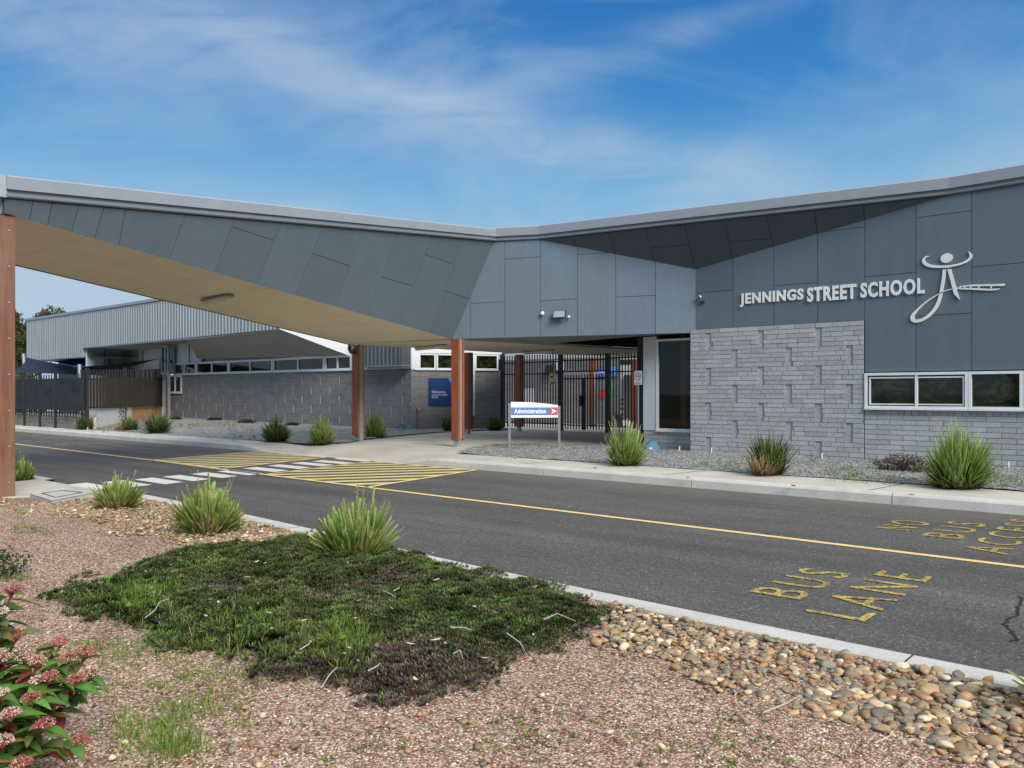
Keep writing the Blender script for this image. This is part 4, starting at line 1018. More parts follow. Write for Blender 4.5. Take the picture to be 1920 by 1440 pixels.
for i, (a, b, k, lb) in enumerate((((44, 664), (48, 720), 36, 'leaning silver sail pole at the far left'), ((149, 684), (150, 720), 32, 'silver sail pole at the fence corner'), ((301, 669), (297, 720), 38, 'silver sail pole beside the tall windows'))):
    p, q = atk(*a, k), atk(*b, k); d = q-p; q = p+d*((p.z-.1)/(p.z-q.z)); m = MB(); m.tube([p, q], .07, 14); m.build  # cap below
    m.tube([p+up*.0, p+up*.02], .078, 14); tag(m.build('sail_pole', 'galvanised', smooth=False), lb, 'pole', 'shade sail poles')

# ================================================================== SIGNS AND FITTINGS ON THE SCHOOL
ny = Vector((0, -1, 0)); YS = T-.022
tmp = MB(); a = ont(1388, 577, YS); b = ont(1735, 552, YS); h = ont(1388, 577, YS).z
def islands(mb):
    par = list(range(len(mb.v)))
    def fd(x):
        while par[x] != x: par[x] = par[par[x]]; x = par[x]
        return x
    for f in mb.f:
        for i in f[1:]: par[fd(f[0])] = fd(i)
    g = {}
    for i in range(len(mb.v)): g.setdefault(fd(i), []).append(i)
    out = []
    for r, ids in g.items():
        mp = {j: k for k, j in enumerate(ids)}; o = MB(); o.v = [mb.v[j] for j in ids]; o.c = [mb.c[j] for j in ids]
        o.f = [tuple(mp[i] for i in f) for f in mb.f if fd(f[0]) == r]; o.mi = [0]*len(o.f); out.append(o)
    return sorted(out, key=lambda m: min(v[0] for v in m.v))
sg = thing('school_name_lettering', 'silver raised letters JENNINGS STREET SCHOOL on the dark panel wall', 'sign lettering', a)
xw = [ont(p, 560, YS).x for p in (1388, 1507, 1514, 1606, 1614, 1734)]; zl = ont(1388, 576.5, YS).z; zh = ont(1388, 549.5, YS).z
zr0 = ont(1734, 550, YS).z; zr1 = ont(1734, 521.5, YS).z
for word, x0, x1 in (('JENNINGS', xw[0], xw[1]), ('STREET', xw[2], xw[3]), ('SCHOOL', xw[4], xw[5])):
    m = MB(); z0_ = zl+(zr0-zl)*(x0-xw[0])/(xw[5]-xw[0]); lettering(m, word, (x0, YS-.006, z0_), (1, 0, 0), (0, 0, 1), x1-x0, (zh-zl+zr1-zr0)/2, .02, (0, -1, 0), bold=.038, space=1.14)
    for L in islands(m): L.build('letter', 'letter_silver', sg)
# emblem of the figure with raised arms
def E(x, y): return ont(1660+x/8, 460+y/8, YS)
em = thing('figure_emblem', 'silver stick figure emblem with raised arms above a long swoosh', 'emblem', E(923, 600))
m = MB(); m.slab([E(923+92*math.cos(k*math.pi/14)+6*math.sin(k*math.pi/14), 192-72*math.sin(k*math.pi/14)-8*math.cos(k*math.pi/14)) for k in range(28)], (0, -.02, 0)); m.build('head', 'emblem_silver', em)
arms = [(668, 172), (650, 160), (620, 160), (590, 175), (562, 205), (552, 240), (565, 275), (600, 305), (660, 328), (740, 338), (840, 340), (940, 335), (1040, 318), (1140, 292), (1220, 262), (1275, 225), (1305, 185), (1308, 150), (1290, 118), (1262, 98), (1240, 94),
        (1258, 120), (1268, 150), (1258, 185), (1225, 220), (1160, 255), (1080, 280), (980, 298), (880, 306), (780, 303), (700, 292), (640, 270), (605, 245), (597, 220), (608, 195), (635, 177)]
m = MB(); m.slab([E(*p) for p in arms], (0, -.02, 0)); m.build('arms', 'emblem_silver', em)
def ribbon(mb, pts, yo=0):
    L, Rr = [], []
    for i, (x, y, w) in enumerate(pts):
        a = pts[max(i-1, 0)]; b = pts[min(i+1, len(pts)-1)]; d = Vector((b[0]-a[0], b[1]-a[1])).normalized(); n_ = Vector((-d.y, d.x))*w/2
        L.append(E(x+n_.x, y+n_.y)+Vector((0, yo, 0))); Rr.append(E(x-n_.x, y-n_.y)+Vector((0, yo, 0)))
    t_ = Vector((0, -.02, 0)); k = len(pts); vs = L+Rr+[p+t_ for p in L]+[p+t_ for p in Rr]
    fs = [(2*k+i, 2*k+i+1, 3*k+i+1, 3*k+i) for i in range(k-1)]+[(i, i+1, 2*k+i+1, 2*k+i) for i in range(k-1)]+[(k+i, k+i+1, 3*k+i+1, 3*k+i) for i in range(k-1)]
    fs += [(0, k, 3*k, 2*k), (k-1, 2*k-1, 4*k-1, 3*k-1)]; mb.add(vs, fs)
def dense(pts, n=4):
    out = []
    for i in range(len(pts)-1):
        p0, p1, p2, p3 = [np.array(pts[min(max(j, 0), len(pts)-1)], float) for j in (i-1, i, i+1, i+2)]
        for t in np.arange(0, 1, 1/n): out.append(tuple(.5*((2*p1)+(-p0+p2)*t+(2*p0-5*p1+4*p2-p3)*t*t+(-p0+3*p1-3*p2+p3)*t**3)))
    return out+[pts[-1]]
m = MB(); ribbon(m, dense([(890, 365, 50), (880, 480, 50), (860, 600, 48), (838, 720, 47), (812, 820, 48), (775, 910, 50), (720, 990, 48), (650, 1060, 46), (570, 1112, 42), (490, 1136, 44), (430, 1128, 58), (408, 1088, 60), (428, 1035, 46), (475, 980, 34), (525, 930, 26), (590, 872, 22), (680, 805, 18), (770, 752, 14), (870, 698, 12), (960, 666, 12), (1025, 654, 10)])); m.build('left_leg', 'emblem_silver', em)
m = MB(); m.slab([E(*p) for p in ((935, 362), (988, 355), (1050, 580), (1085, 700), (1118, 815), (1035, 735), (1010, 640), (960, 450))], (0, -.024, 0)); m.build('right_leg', 'emblem_silver', em)
m = MB(); ribbon(m, dense([(1020, 650, 9), (1100, 651, 16), (1200, 651, 22), (1300, 654, 26), (1400, 658, 28), (1500, 664, 27), (1600, 667, 26), (1680, 660, 20), (1728, 645, 6)]))
ribbon(m, dense([(1060, 638, 7), (1120, 626, 11), (1200, 612, 17), (1300, 604, 23), (1400, 601, 25), (1500, 599, 25), (1600, 598, 26), (1700, 596, 28), (1765, 595, 36), (1795, 585, 22)]), -.001)
for x in (1130, 1195, 1285, 1405, 1590): ribbon(m, [(x-8, 645, 18), (x+8, 610, 18)], -.002)
m.build('swoosh', 'emblem_silver', em)

cam = thing('security_camera', 'small dome security camera at the wall corner left of the lettering', 'camera', ont(1312, 556, T-.05))
c = ont(1312, 557, T-.08); m = MB(); m.sphere(c, .045, n=14, m=8); m.build('housing', 'galvanised', cam, smooth=True); m = MB(); m.sphere(c+Vector((.0, -.03, -.012)), .026, n=12, m=6); m.build('lens', 'black_plastic', cam, smooth=True)
m = MB(); m.box((c.x-.01, T-.06, c.z-.12), (c.x+.07, T-.018, c.z-.08)); m.build('bracket', 'black_plastic', cam)
c = on(1019, 588)+nA*.04
t = thing('sensor_light', 'small round white sensor left of the floodlight', 'sensor', c); m = MB(); m.sphere(c+nA*.03, .045, n=14, m=8); m.build('head', 'white_plastic', t, smooth=True); m = MB(); m.tube([c-nA*.02, c+nA*.02], .03, 12); m.build('base', 'white_plastic', t)
c = on(1052, 591)+nA*.1; ua = Vector((-nA.y, nA.x, 0)).normalized(); ua = ua if ua.x > 0 else -ua
t = thing('floodlight', 'black framed floodlight with glass face on the panels above the porch', 'floodlight', c)
v1 = (up*.8+nA*.0-nA*.5).normalized(); nn = (nA+up*-.1).normalized(); v1 = (up-nA*.15).normalized(); nn = (nA+up*.15).normalized()
m = MB(); m.obox(c-ua*.14-v1*.09, ua*.28, v1*.18, nn*.035); m.build('housing', 'black_plastic', t)
m = MB(); m.obox(c-ua*.125-v1*.06+nn*.036, ua*.25, v1*.14, nn*.003); m.build('glass', 'light_glass', t)
m = MB(); m.obox(c-ua*.02-nA*.085-v1*.03, ua*.04, v1*.03, nA*.09); m.build('bracket', 'black_plastic', t)
m = MB(); m.sphere(c+ua*.2+nA*-.02-up*.05, .03, n=10, m=6); m.build('sensor', 'white_plastic', t, smooth=True)

# Administration sign
a = onz(955, 841, .15); b = onz(1048, 840, .15); b.x, b.y = a.x+(b.x-a.x), a.y+(b.y-a.y)
du_ = (b-a).normalized(); dn_ = Vector((du_.y, -du_.x, 0)); kk = 1540/17.85
t = thing('direction_sign', 'white and blue Administration sign with a red arrow on two grey legs', 'sign', (a+b)/2)
Wd = (b-a).length
for p, z in ((a, .15+84/kk*1.0), (b, .15+79/kk)):
    m = MB(); m.obox(Vector((p.x, p.y, .1))-du_*.03-dn_*.02, du_*.06, dn_*.045, up*(z-.1-.0)); m.build('leg', 'sign_post', t, bevel=.005)
z = lambda py: 1.35-(py-737)/kk*1.0
m = MB(); o = Vector((a.x, a.y, 0))+du_*.032+dn_*.03; w = Wd-.064
tp = [(0, 753.5), (.25, 753.8), (.5, 754.8), (.75, 756.8), (1, 759.8)]
m.slab([o+up*z(783), o+du_*w+up*z(783)]+[o+du_*w*u_+up*z(py) for u_, py in tp[::-1]], -dn_*.03); m.build('board', 'sign_white', t)
m = MB(); f = lambda u_, py, e=.003: o+du_*w*u_+dn_*e+up*z(py)
m.quad(f(.004, 778.3), f(.825, 778.3), f(.825, 763.8), f(.004, 763.8)); m.build('blue_band', 'sign_blue', t)
m = MB(); m.quad(f(.825, 778.3), f(.996, 778.3), f(.996, 763.8), f(.825, 763.8)); m.build('red_square', 'sign_red', t)
m = MB(); pts = [f(.86, 776.3, .006), f(.975, 771, .006), f(.86, 765.6, .006), f(.885, 771, .006)]; m.add(pts, [(0, 1, 3), (1, 2, 3)]); m.build('arrow', 'sign_white', t)
m = MB(); lettering(m, 'Administration', f(.065, 775.1, .006), du_, up, w*.68, z(766.0)-z(775.1), bold=.035, space=1.06); m.build('lettering', 'sign_white', t)
# welcome board
a = w2(803, 761); W_ = (w2(868, 761)-a).length; H_ = w2(803, 709).z-a.z
t = board('welcome_board', 'navy Welcome to board with blue shards on the brick wing behind the timber post', 'sign', a+dn*.012, du, dn, W_, H_, 'board_navy',
      [('blue_shard', 'board_blue', [[(.56, 1), (1, 1), (1, .45), (.88, .86), (.68, .76)], [(.80, .0), (1, 0), (1, .12), (.82, .14)]]), ('light_shard', 'board_light_blue', [[(.78, .38), (.74, .22), (1, .14), (1, .42), (.88, .42)]]),
       ('red_shard', 'sign_red', [[(.62, .74), (.70, .76), (.76, .62)]]),
       ('text', 'sign_white', 'Welcome to', .09, .455, .40, .10, .0), ('text', 'sign_white', 'JENNINGS STREET', .09, .36, .46, .052, .015), ('text', 'sign_white', 'SCHOOL', .09, .285, .20, .052, .015)])
# tap on the brick wing, bait stations and vents along the walls
p = w2(782, 806); t = thing('garden_tap', 'garden tap on a thin brown standpipe below the welcome board', 'tap', p+dn*.05); p = p+dn*.05; m = MB(); m.tube([(p.x, p.y, .1), (p.x, p.y, .84)], .016, 8); m.build('pipe', 'timber', t)
m = MB(); m.tube([Vector((p.x, p.y, .84)), Vector((p.x, p.y, .86))+dn*.06+du*.04, Vector((p.x, p.y, .80))+dn*.08+du*.05], .018, 8); m.tube([(p.x, p.y, .85), (p.x, p.y, .9)], .028, 8); m.build('spout', 'galvanised', t)
def bait(px, py, label, s=1.):
    p = onz(px, py, .17); t = thing('bait_station', label, 'bait box', p, 'blue bait boxes by the walls'); m = MB()
    m.slab([p+RTv*(x*s)+up*(z*s) for x, z in ((-.13, 0), (.13, 0), (.14, .1), (.06, .17), (-.05, .18), (-.13, .09))], Vector((FW[0], FW[1], 0))*.16*s); m.build('box', 'bait_blue', t, bevel=.012)
    m = MB()
    for dx in (-.075, -.035): m.obox(p+RTv*dx+up*.015-Vector((FW[0], FW[1], 0))*.004, RTv*.025, up*.028, Vector((FW[0], FW[1], 0))*.003)
    m.build('label', 'sign_white', t)
RTv = Vector((RT[0], RT[1], 0))
bait(1224, 843, 'blue angular bait box at the foot of the glazed bay', 1.)
bait(753, 806, 'blue grey bait box near the corner of the brick wing', .95)
bait(316, 781, 'dark blue bait box at the far end of the brick wing', 1.1)
for px, py in ((1334, 849), (1541, 862), (1274, 843), (1891, 880)):
    p = ont(px, py, 14.9); m = MB(); m.tube([(p.x, 14.90, .10), (p.x, 14.90, .27)], .012, 8); tag(m.build('pipe_stub', 'white_plastic'), {1334: 'thin white pipe stub at the left foot of the feature brick wall', 1541: 'thin white pipe stub at the right part of the feature brick wall', 1274: 'thin white pipe stub below the glazed bay', 1891: 'thin white pipe stub behind the largest strappy tussock'}[px], 'pipe')

# ================================================================== VEGETATION
def blades(n, cx, cy, cz, r0, h, spread, w, cols, seed, tilt=1.15, seg=4, square=.6, droop=.25, hvar=(.55, 1.)):
    g = np.random.default_rng(seed)
    K = 5; kc = g.integers(0, K, n); ka = g.uniform(0, 2*np.pi, K); kr = r0*g.uniform(.25, .62, K); ka = np.arange(K)*2*np.pi/K+g.uniform(-.5, .5, K)+g.uniform(0, 6.28); kh = g.uniform(.78, 1.1, K)
    lr = r0*.62*np.sqrt(g.random(n)); lt = g.random(n)*2*np.pi
    bx, by = lr*np.cos(lt)+(kr*np.cos(ka))[kc], lr*np.sin(lt)+(kr*np.sin(ka))[kc]; rad = np.minimum(np.hypot(bx, by), r0*1.15); th = np.arctan2(by, bx)
    f1_, f2_ = g.uniform(0, 6.28, 2)
    az = th+g.normal(0, .55, n); tl = np.clip((rad/r0)**1.0*tilt*g.uniform(.35, 1.05, n)+g.normal(0, .1, n), 0, 1.5)
    L = h*g.uniform(hvar[0], hvar[1], n)*(1-.22*tl/1.3)*kh[kc]*(1+.13*np.sin(2*az+f1_)+.08*np.sin(3*az+f2_))
    wid = w*g.uniform(.65, 1.25, n); dr = droop*g.uniform(0, 1, n)
    dirx, diry, dirz = np.sin(tl)*np.cos(az)*spread, np.sin(tl)*np.sin(az)*spread, np.cos(tl)
    rl = g.uniform(-1, 1, n)*1.0; sx, sy = -np.sin(az+rl), np.cos(az+rl)
    V = np.zeros((n, (seg+1)*2, 3)); C = np.zeros((n, (seg+1)*2, 3))
    ci = g.choice(len(cols), n, p=[c[2] for c in cols]); c0 = np.array([c[0] for c in cols])[ci]; c1 = np.array([c[1] for c in cols])[ci]
    br = g.uniform(.7, 1.25, n)[:, None]; sq = g.random(n) < square
    for k in range(seg+1):
        t = k/seg; px = bx+L*(dirx*t+dr*dirx*t*t*.7); py = by+L*(diry*t+dr*diry*t*t*.7); pz_ = L*(dirz*t-dr*t*t*(.35+.5*np.sin(tl)))
        ww = wid*(1-.25*t) if k < seg else np.where(sq, wid*.55, wid*.08)
        if k == 0: ww = wid*.6
        for s in (0, 1):
            e = (s-.5)*ww
            V[:, 2*k+s, 0] = cx+px+sx*e; V[:, 2*k+s, 1] = cy+py+sy*e; V[:, 2*k+s, 2] = np.maximum(cz+pz_, cz-.01)
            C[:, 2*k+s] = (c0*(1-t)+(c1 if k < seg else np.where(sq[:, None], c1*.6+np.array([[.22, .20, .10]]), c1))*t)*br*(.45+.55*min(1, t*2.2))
    nv = (seg+1)*2; F = np.array([(2*k, 2*k+1, 2*k+3, 2*k+2) for k in range(seg)])
    F = (F[None]+np.arange(n)[:, None, None]*nv).reshape(-1, 4)
    return V.reshape(-1, 3), F, C.reshape(-1, 3)
GREEN = [((.055, .10, .02), (.31, .47, .09), .55), ((.04, .08, .02), (.21, .33, .06), .25), ((.10, .13, .03), (.50, .50, .22), .14), ((.22, .15, .07), (.46, .36, .19), .06)]
DEEP = [((.02, .045, .012), (.075, .16, .03), .6), ((.02, .04, .01), (.05, .11, .02), .3), ((.10, .09, .04), (.26, .24, .10), .1)]
OLIVE = [((.03, .05, .018), (.105, .165, .055), .7), ((.03, .05, .015), (.07, .12, .035), .3)]
TAN = [((.20, .12, .05), (.50, .33, .17), .7), ((.25, .18, .09), (.62, .46, .28), .3)]
def cat_(parts):
    V = []; F = []; C = []; o = 0
    for v, f, c in parts: V.append(v); F.append(f+o); C.append(c); o += len(v)
    return np.concatenate(V), np.concatenate(F), np.concatenate(C)
def tussock(px, py, zg, wpx, hpx, pal, n, label, seed, w=.011, dead=None, spikes=0, name='strappy_tussock', cat='tussock', k=None, tilt=1.15, group=None, loc=None):
    p = onz(px, py, zg) if loc is None else Vector(loc); kk = (p.x*FW[0]+p.y*FW[1]); h = hpx/FL*kk; r = wpx/FL*kk/2
    t = thing(name, label, cat, p, group)
    q = p+Vector((FW[0], FW[1], 0))*r*.25
    spread = r/(h*.72)
    w = w*(2.1 if p.y < 6 else 1.5); n = int(n*(.95 if p.y < 6 else .95))
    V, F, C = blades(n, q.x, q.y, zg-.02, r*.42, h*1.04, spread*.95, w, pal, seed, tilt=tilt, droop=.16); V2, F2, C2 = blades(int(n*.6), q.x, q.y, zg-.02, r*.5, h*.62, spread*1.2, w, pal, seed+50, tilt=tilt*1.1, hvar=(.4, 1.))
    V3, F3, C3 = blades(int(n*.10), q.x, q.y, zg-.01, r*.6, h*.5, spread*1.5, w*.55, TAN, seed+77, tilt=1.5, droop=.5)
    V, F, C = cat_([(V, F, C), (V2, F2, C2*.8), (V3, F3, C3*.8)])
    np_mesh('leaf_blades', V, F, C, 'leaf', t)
    if dead:
        dx, frac = dead; s = Vector((RT[0], RT[1], 0))*dx*r-Vector((FW[0], FW[1], 0))*r*.35
        V, F, C = blades(int(n*frac), q.x+s.x, q.y+s.y, zg-.01, r*.35, h*.62, spread*1.1, w*.6, TAN, seed+9, tilt=1.2); np_mesh('dead_blades', V, F, C, 'leaf', t)
    if spikes:
        g = random.Random(seed); m = MB()
        for i in range(spikes):
            a = g.uniform(0, 6.28); e = g.uniform(.1, .55); b0 = q+Vector((math.cos(a), math.sin(a), 0))*r*.25; tip = b0+Vector((math.cos(a)*e*r*1.3, math.sin(a)*e*r*1.3, h*g.uniform(.95, 1.18)))
            mid = b0.lerp(tip, .6)+Vector((0, 0, .04*h)); m.tube([b0, mid, tip], [.003, .003, .002], 5, (.35, .38, .16))
            for j in range(26):
                c = mid.lerp(tip, j/25)+Vector([g.uniform(-.008, .008) for _ in range(3)]); d = Vector([g.uniform(-1, 1), g.uniform(-1, 1), g.uniform(0, 1)]).normalized()*.018
                m.add([c, c+d, c+d*.5+Vector((.004, .004, .004))], [(0, 1, 2)], (.52, .50, .30))
        m.build('flower_spike', 'leaf', t)
    return t
# school side
tussock(157, 804, .17, 46, 38, OLIVE, 420, 'rounded olive green tussock at the fence corner by the sleeper wall', 1, .012)
tussock(242, 806, .17, 44, 32, OLIVE, 320, 'small tussock with a tan dead side left of a broad green one', 2, .012, dead=(-.7, .6))
tussock(291, 811, .17, 60, 43, DEEP, 520, 'broad deep green tussock in front of the orange wall panel', 3, .014)
tussock(517, 827, .17, 62, 50, DEEP, 560, 'dark green tussock, left of the pair beside the timber post', 4, .013)
tussock(601, 831, .17, 60, 52, GREEN, 480, 'bright green tussock, right of the pair beside the timber post', 5, .014)
tussock(702, 820, .16, 52, 48, GREEN, 420, 'green tussock directly behind the galvanised far canopy post', 6, .014)
tussock(928, 807, .15, 40, 36, DEEP, 300, 'small dark green tussock at the left end of the black gate fence', 7, .014)
tussock(842, 809, .15, 34, 36, OLIVE, 240, 'tussock mostly hidden behind the nearest timber post', 8, .014)
tussock(1173, 871, .165, 84, 84, GREEN, 620, 'bright green tussock right of the Administration sign', 9, .012, spikes=5)
tussock(1446, 889, .165, 92, 82, DEEP, 560, 'tussock with a straw brown dead side before the feature brick wall', 10, .012, dead=(-.45, .45), spikes=1)
tussock(1808, 914, .165, 138, 112, GREEN[:2]+[((.04, .07, .02), (.16, .26, .06), .2)], 1000, 'largest tussock on the school side, in front of the white windows', 11, .012, spikes=3)
# near side
tussock(38, 900, .09, 46, 46, GREEN, 300, 'small tussock just right of the big rust red post', 12, .011, spikes=2)
tussock(214, 953, .09, 96, 60, GREEN, 520, 'low wide tussock among pebbles beside the inspection pit', 13, .012, dead=(.1, .18), spikes=4)
tussock(385, 1000, .09, 128, 100, GREEN, 760, 'middle tussock of three on the near verge, covering the kerb', 14, .012, dead=(.1, .1), spikes=4)
tussock(665, 1050, .09, 150, 118, GREEN, 900, 'nearest tussock, at the edge of the dark groundcover', 15, .012, dead=(.1, .08), spikes=4)
tussock(0, 0, .09, 210, 150, GREEN, 600, 'tussock cut by the right edge of the picture', 16, .011, loc=(-.30, 3.78, .09))
# leafy shrubs
def leaf_cloud(n, c, rad, size, cols, seed, zmin, flat=.0):
    g = np.random.default_rng(seed); d = g.normal(size=(n, 3)); d /= np.linalg.norm(d, axis=1)[:, None]; rr = g.random(n)**.35
    lump = 1+.22*np.sin(d[:, 0]*5+seed)*np.cos(d[:, 1]*4+seed*2)+.12*np.sin(d[:, 2]*9)
    P = np.array(c)+d*np.array(rad)*(rr*lump)[:, None]; P = P[P[:, 2] > zmin]; n = len(P)
    a = g.normal(size=(n, 3)); a /= np.linalg.norm(a, axis=1)[:, None]; b = np.cross(a, g.normal(size=(n, 3))); b /= np.linalg.norm(b, axis=1)[:, None]
    s = size*g.uniform(.6, 1.3, n)[:, None]; V = np.stack([P-a*s*.5, P+b*s*.22, P+a*s*.5, P-b*s*.22], 1)
    ci = g.choice(len(cols), n, p=[c_[1] for c_ in cols]); C = np.array([c_[0] for c_ in cols])[ci]*g.uniform(.6, 1.3, n)[:, None]
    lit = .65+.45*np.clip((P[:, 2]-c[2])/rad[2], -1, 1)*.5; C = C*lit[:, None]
    return V.reshape(-1, 3), np.arange(n*4).reshape(-1, 4), np.repeat(C, 4, 0)
def shrub(name, label, c, rad, size, n, cols, seed, zg=.15):
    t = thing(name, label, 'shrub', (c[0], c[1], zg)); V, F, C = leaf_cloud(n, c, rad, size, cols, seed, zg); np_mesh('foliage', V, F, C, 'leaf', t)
    m = MB(); g = random.Random(seed)
    for i in range(9):
        a = g.uniform(0, 6.28); e = g.uniform(.3, .8); m.tube([(c[0], c[1], zg-.02), (c[0]+math.cos(a)*rad[0]*e*.4, c[1]+math.sin(a)*rad[1]*e*.4, zg+rad[2]*.7), (c[0]+math.cos(a)*rad[0]*e, c[1]+math.sin(a)*rad[1]*e, zg+rad[2]*1.4)], [.012, .008, .003], 5)
    m.build('stems', 'bark', t); return t
p = onz(210, 794, .2); shrub('purple_shrub', 'dark purple leaved shrub in front of the mesh fence', (p.x, p.y, .60), (.42, .42, .50), .07, 1500, [((.045, .02, .032), .7), ((.09, .03, .045), .3)], 3)
p = onz(1692, 884, .16); shrub('flowering_shrub', 'low shrub with dusty pink flowers before the brick wall below the windows', (p.x, p.y, .24), (.42, .28, .17), .030, 3200, [((.05, .07, .03), .45), ((.09, .05, .035), .3), ((.34, .09, .11), .14), ((.03, .05, .02), .11)], 5)
for i, (px, py, w_, h_) in enumerate(((402, 790, .5, .09), (462, 794, .55, .10), (548, 797, .35, .08), (330, 789, .35, .08))):
    p = onz(px, py, .2); t = thing('mat_plant', 'flat dark green mat plant on grey gravel', 'plant', p, 'flat dark mat plants along the brick wing')
    V, F, C = leaf_cloud(700, (p.x, p.y, gz(p.x, p.y)+.02), (w_*.75, w_*.6, h_), .06, [((.03, .04, .02), .7), ((.07, .06, .03), .3)], 20+i, .1); np_mesh('foliage', V, F, C, 'leaf', t)

# dark groundcover mat
GP = [(100, 1108), (180, 1078), (330, 1040), (480, 1015), (600, 998), (740, 1022), (880, 1062), (1000, 1094), (1130, 1129), (1160, 1150), (1110, 1192), (1060, 1220), (960, 1230), (930, 1280), (800, 1312), (690, 1330), (600, 1280), (480, 1262), (380, 1232), (260, 1205), (200, 1172), (90, 1150)]
GPW = [onz(x, y, .1).to_2d() for x, y in GP]
def gdist(x, y):                                          # signed distance to the patch edge, positive inside
    p = Vector((x, y)); d = 9
    for i, a in enumerate(GPW):
        b = GPW[(i+1) % len(GPW)]; ab = b-a; t = max(0, min(1, (p-a).dot(ab)/ab.dot(ab))); d = min(d, (a+ab*t-p).length)
    return d if inside(GPW, p) else -d
gx = np.arange(-7, -2, .05); gy = np.arange(1.5, 4.6, .05); GD = np.array([[gdist(x, y) for y in gy] for x in gx])
def gd(x, y):
    i = (x-gx[0])/.05; j = (y-gy[0])/.05; i0 = np.clip(i.astype(int), 0, len(gx)-2); j0 = np.clip(j.astype(int), 0, len(gy)-2); fi, fj = i-i0, j-j0
    return (GD[i0, j0]*(1-fi)*(1-fj)+GD[i0+1, j0]*fi*(1-fj)+GD[i0, j0+1]*(1-fi)*fj+GD[i0+1, j0+1]*fi*fj)
def fnoise(x, y, f, s):                                   # cheap smooth value noise on arrays
    def h(i, j): v = np.sin(i*127.1+j*311.7+s*74.7)*43758.5453; return v-np.floor(v)
    X, Y = x*f, y*f; i, j = np.floor(X), np.floor(Y); u, v = X-i, Y-j; u = u*u*(3-2*u); v = v*v*(3-2*v)
    return (h(i, j)*(1-u)+h(i+1, j)*u)*(1-v)+(h(i, j+1)*(1-u)+h(i+1, j+1)*u)*v
def gtop(x, y):
    d = float(gd(np.array([x]), np.array([y]))[0]); return vz(x, y)+(.045+min(.065, d*.28) if d > 0 else .0)+.012
# ground hugging grasses and weeds: uncountable
def scatter_grass(name, label, pts, nb, h, w, pal, seed, r0=.05):
    parts = []
    for i, (x, y, z, s) in enumerate(pts): parts.append(blades(nb, x, y, z, r0*s, h*s, 1., w, pal, seed+i, seg=3, square=.0, droop=.5))
    V, F, C = cat_(parts); o = np_mesh(name, V, F, C, 'leaf'); return tag(o, label, 'grass', kind='stuff')
LIME = [((.10, .17, .03), (.26, .40, .06), .6), ((.07, .12, .02), (.16, .28, .05), .3), ((.28, .26, .12), (.48, .42, .22), .1)]
def pxpts(n, boxes, zf, seed, smin=.5, smax=1.3):
    g = random.Random(seed); out = []
    for i in range(n):
        x0, y0, x1, y1 = g.choice(boxes); p = onz(g.triangular(x0, x1), g.triangular(y0, y1), .1 if zf is vz else .16); out.append((p.x, p.y, zf(p.x, p.y), g.uniform(smin, smax)))
    return out
scatter_grass('grass', 'bright green grass growing through the near edge of the groundcover',
              pxpts(680, [(180, 1190, 540, 1320), (270, 1130, 620, 1250), (180, 1230, 520, 1380), (190, 1260, 420, 1420), (200, 1290, 400, 1400), (560, 1150, 720, 1270), (100, 1150, 330, 1230), (180, 1090, 340, 1160)], lambda x, y: gtop(x, y)-.03, 5, .25, 1.15), 12, .095, .0036, LIME, 100)
scatter_grass('grass', 'thin yellow green grass tufts on the pink gravel',
              pxpts(90, [(0, 975, 100, 1010), (0, 950, 60, 975), (30, 985, 110, 1000), (0, 1070, 60, 1090)], vz, 6, .5, 1.), 10, .045, .004, LIME, 400, .07)
scatter_grass('weeds', 'tiny scattered weeds on the nearest pink gravel',
              pxpts(120, [(700, 1320, 1300, 1440), (900, 1300, 1060, 1420), (560, 1340, 800, 1440), (1250, 1290, 1500, 1440), (1100, 1360, 1700, 1440)], vz, 7, .4, .9), 9, .03, .006, LIME, 600, .03)
scatter_grass('weeds', 'green weeds on the grey gravel bed before the school wall',
              pxpts(150, [(1290, 866, 1440, 880), (1500, 872, 1660, 900), (1540, 880, 1640, 905), (1560, 890, 1760, 910), (1840, 890, 1920, 918)], gz, 8, .5, 1.2), 10, .085, .006, LIME, 800, .09)
scatter_grass('weeds', 'green weeds on the grey gravel slope before the brick wing',
              pxpts(130, [(160, 795, 260, 812), (320, 795, 400, 806), (380, 796, 470, 804), (210, 800, 330, 815), (420, 800, 520, 830)], gz, 9, .5, 1.2), 9, .13, .012, LIME, 1000, .16)
w_ = onz(1521, 868, .16); scatter_grass('weeds', 'upright thin weeds against the feature brick wall', [(w_.x, w_.y, .15, 1.), (w_.x+.85, w_.y+.5, .15, .8)], 9, .30, .010, DEEP, 1200, .05)

NS = 82000; g = rng; X = g.uniform(-6.6, -2.2, NS); Y = g.uniform(1.6, 4.5, NS)
D_ = gd(X, Y)+.22*(fnoise(X, Y, 3.5, 1)-.5)+.14*(fnoise(X, Y, 11, 2)-.5); ky = np.interp(X, KX, KY)
keep = (D_ > 0) & (Y < ky-.10+.07*fnoise(X, Y, 8, 21)) & (g.random(NS) < np.clip(.22+D_*3.6, 0, 1)) & ~((((fnoise(X, Y, 5.2, 7) > .80) & (Y < 2.6)) | (fnoise(X, Y, 6.3, 17) > .93))); X, Y, D_ = X[keep], Y[keep], D_[keep]; ns = len(X)
Z = .080+np.clip(D_*.20, 0, .065)+.06*(fnoise(X, Y, 5, 3)-.5)+.03*(fnoise(X, Y, 19, 8)-.5); NL = 8
H_ = g.uniform(.016, .034, ns); V = np.zeros((ns, NL, 4, 3)); C = np.zeros((ns, NL, 4, 3))
pur = np.zeros(ns)
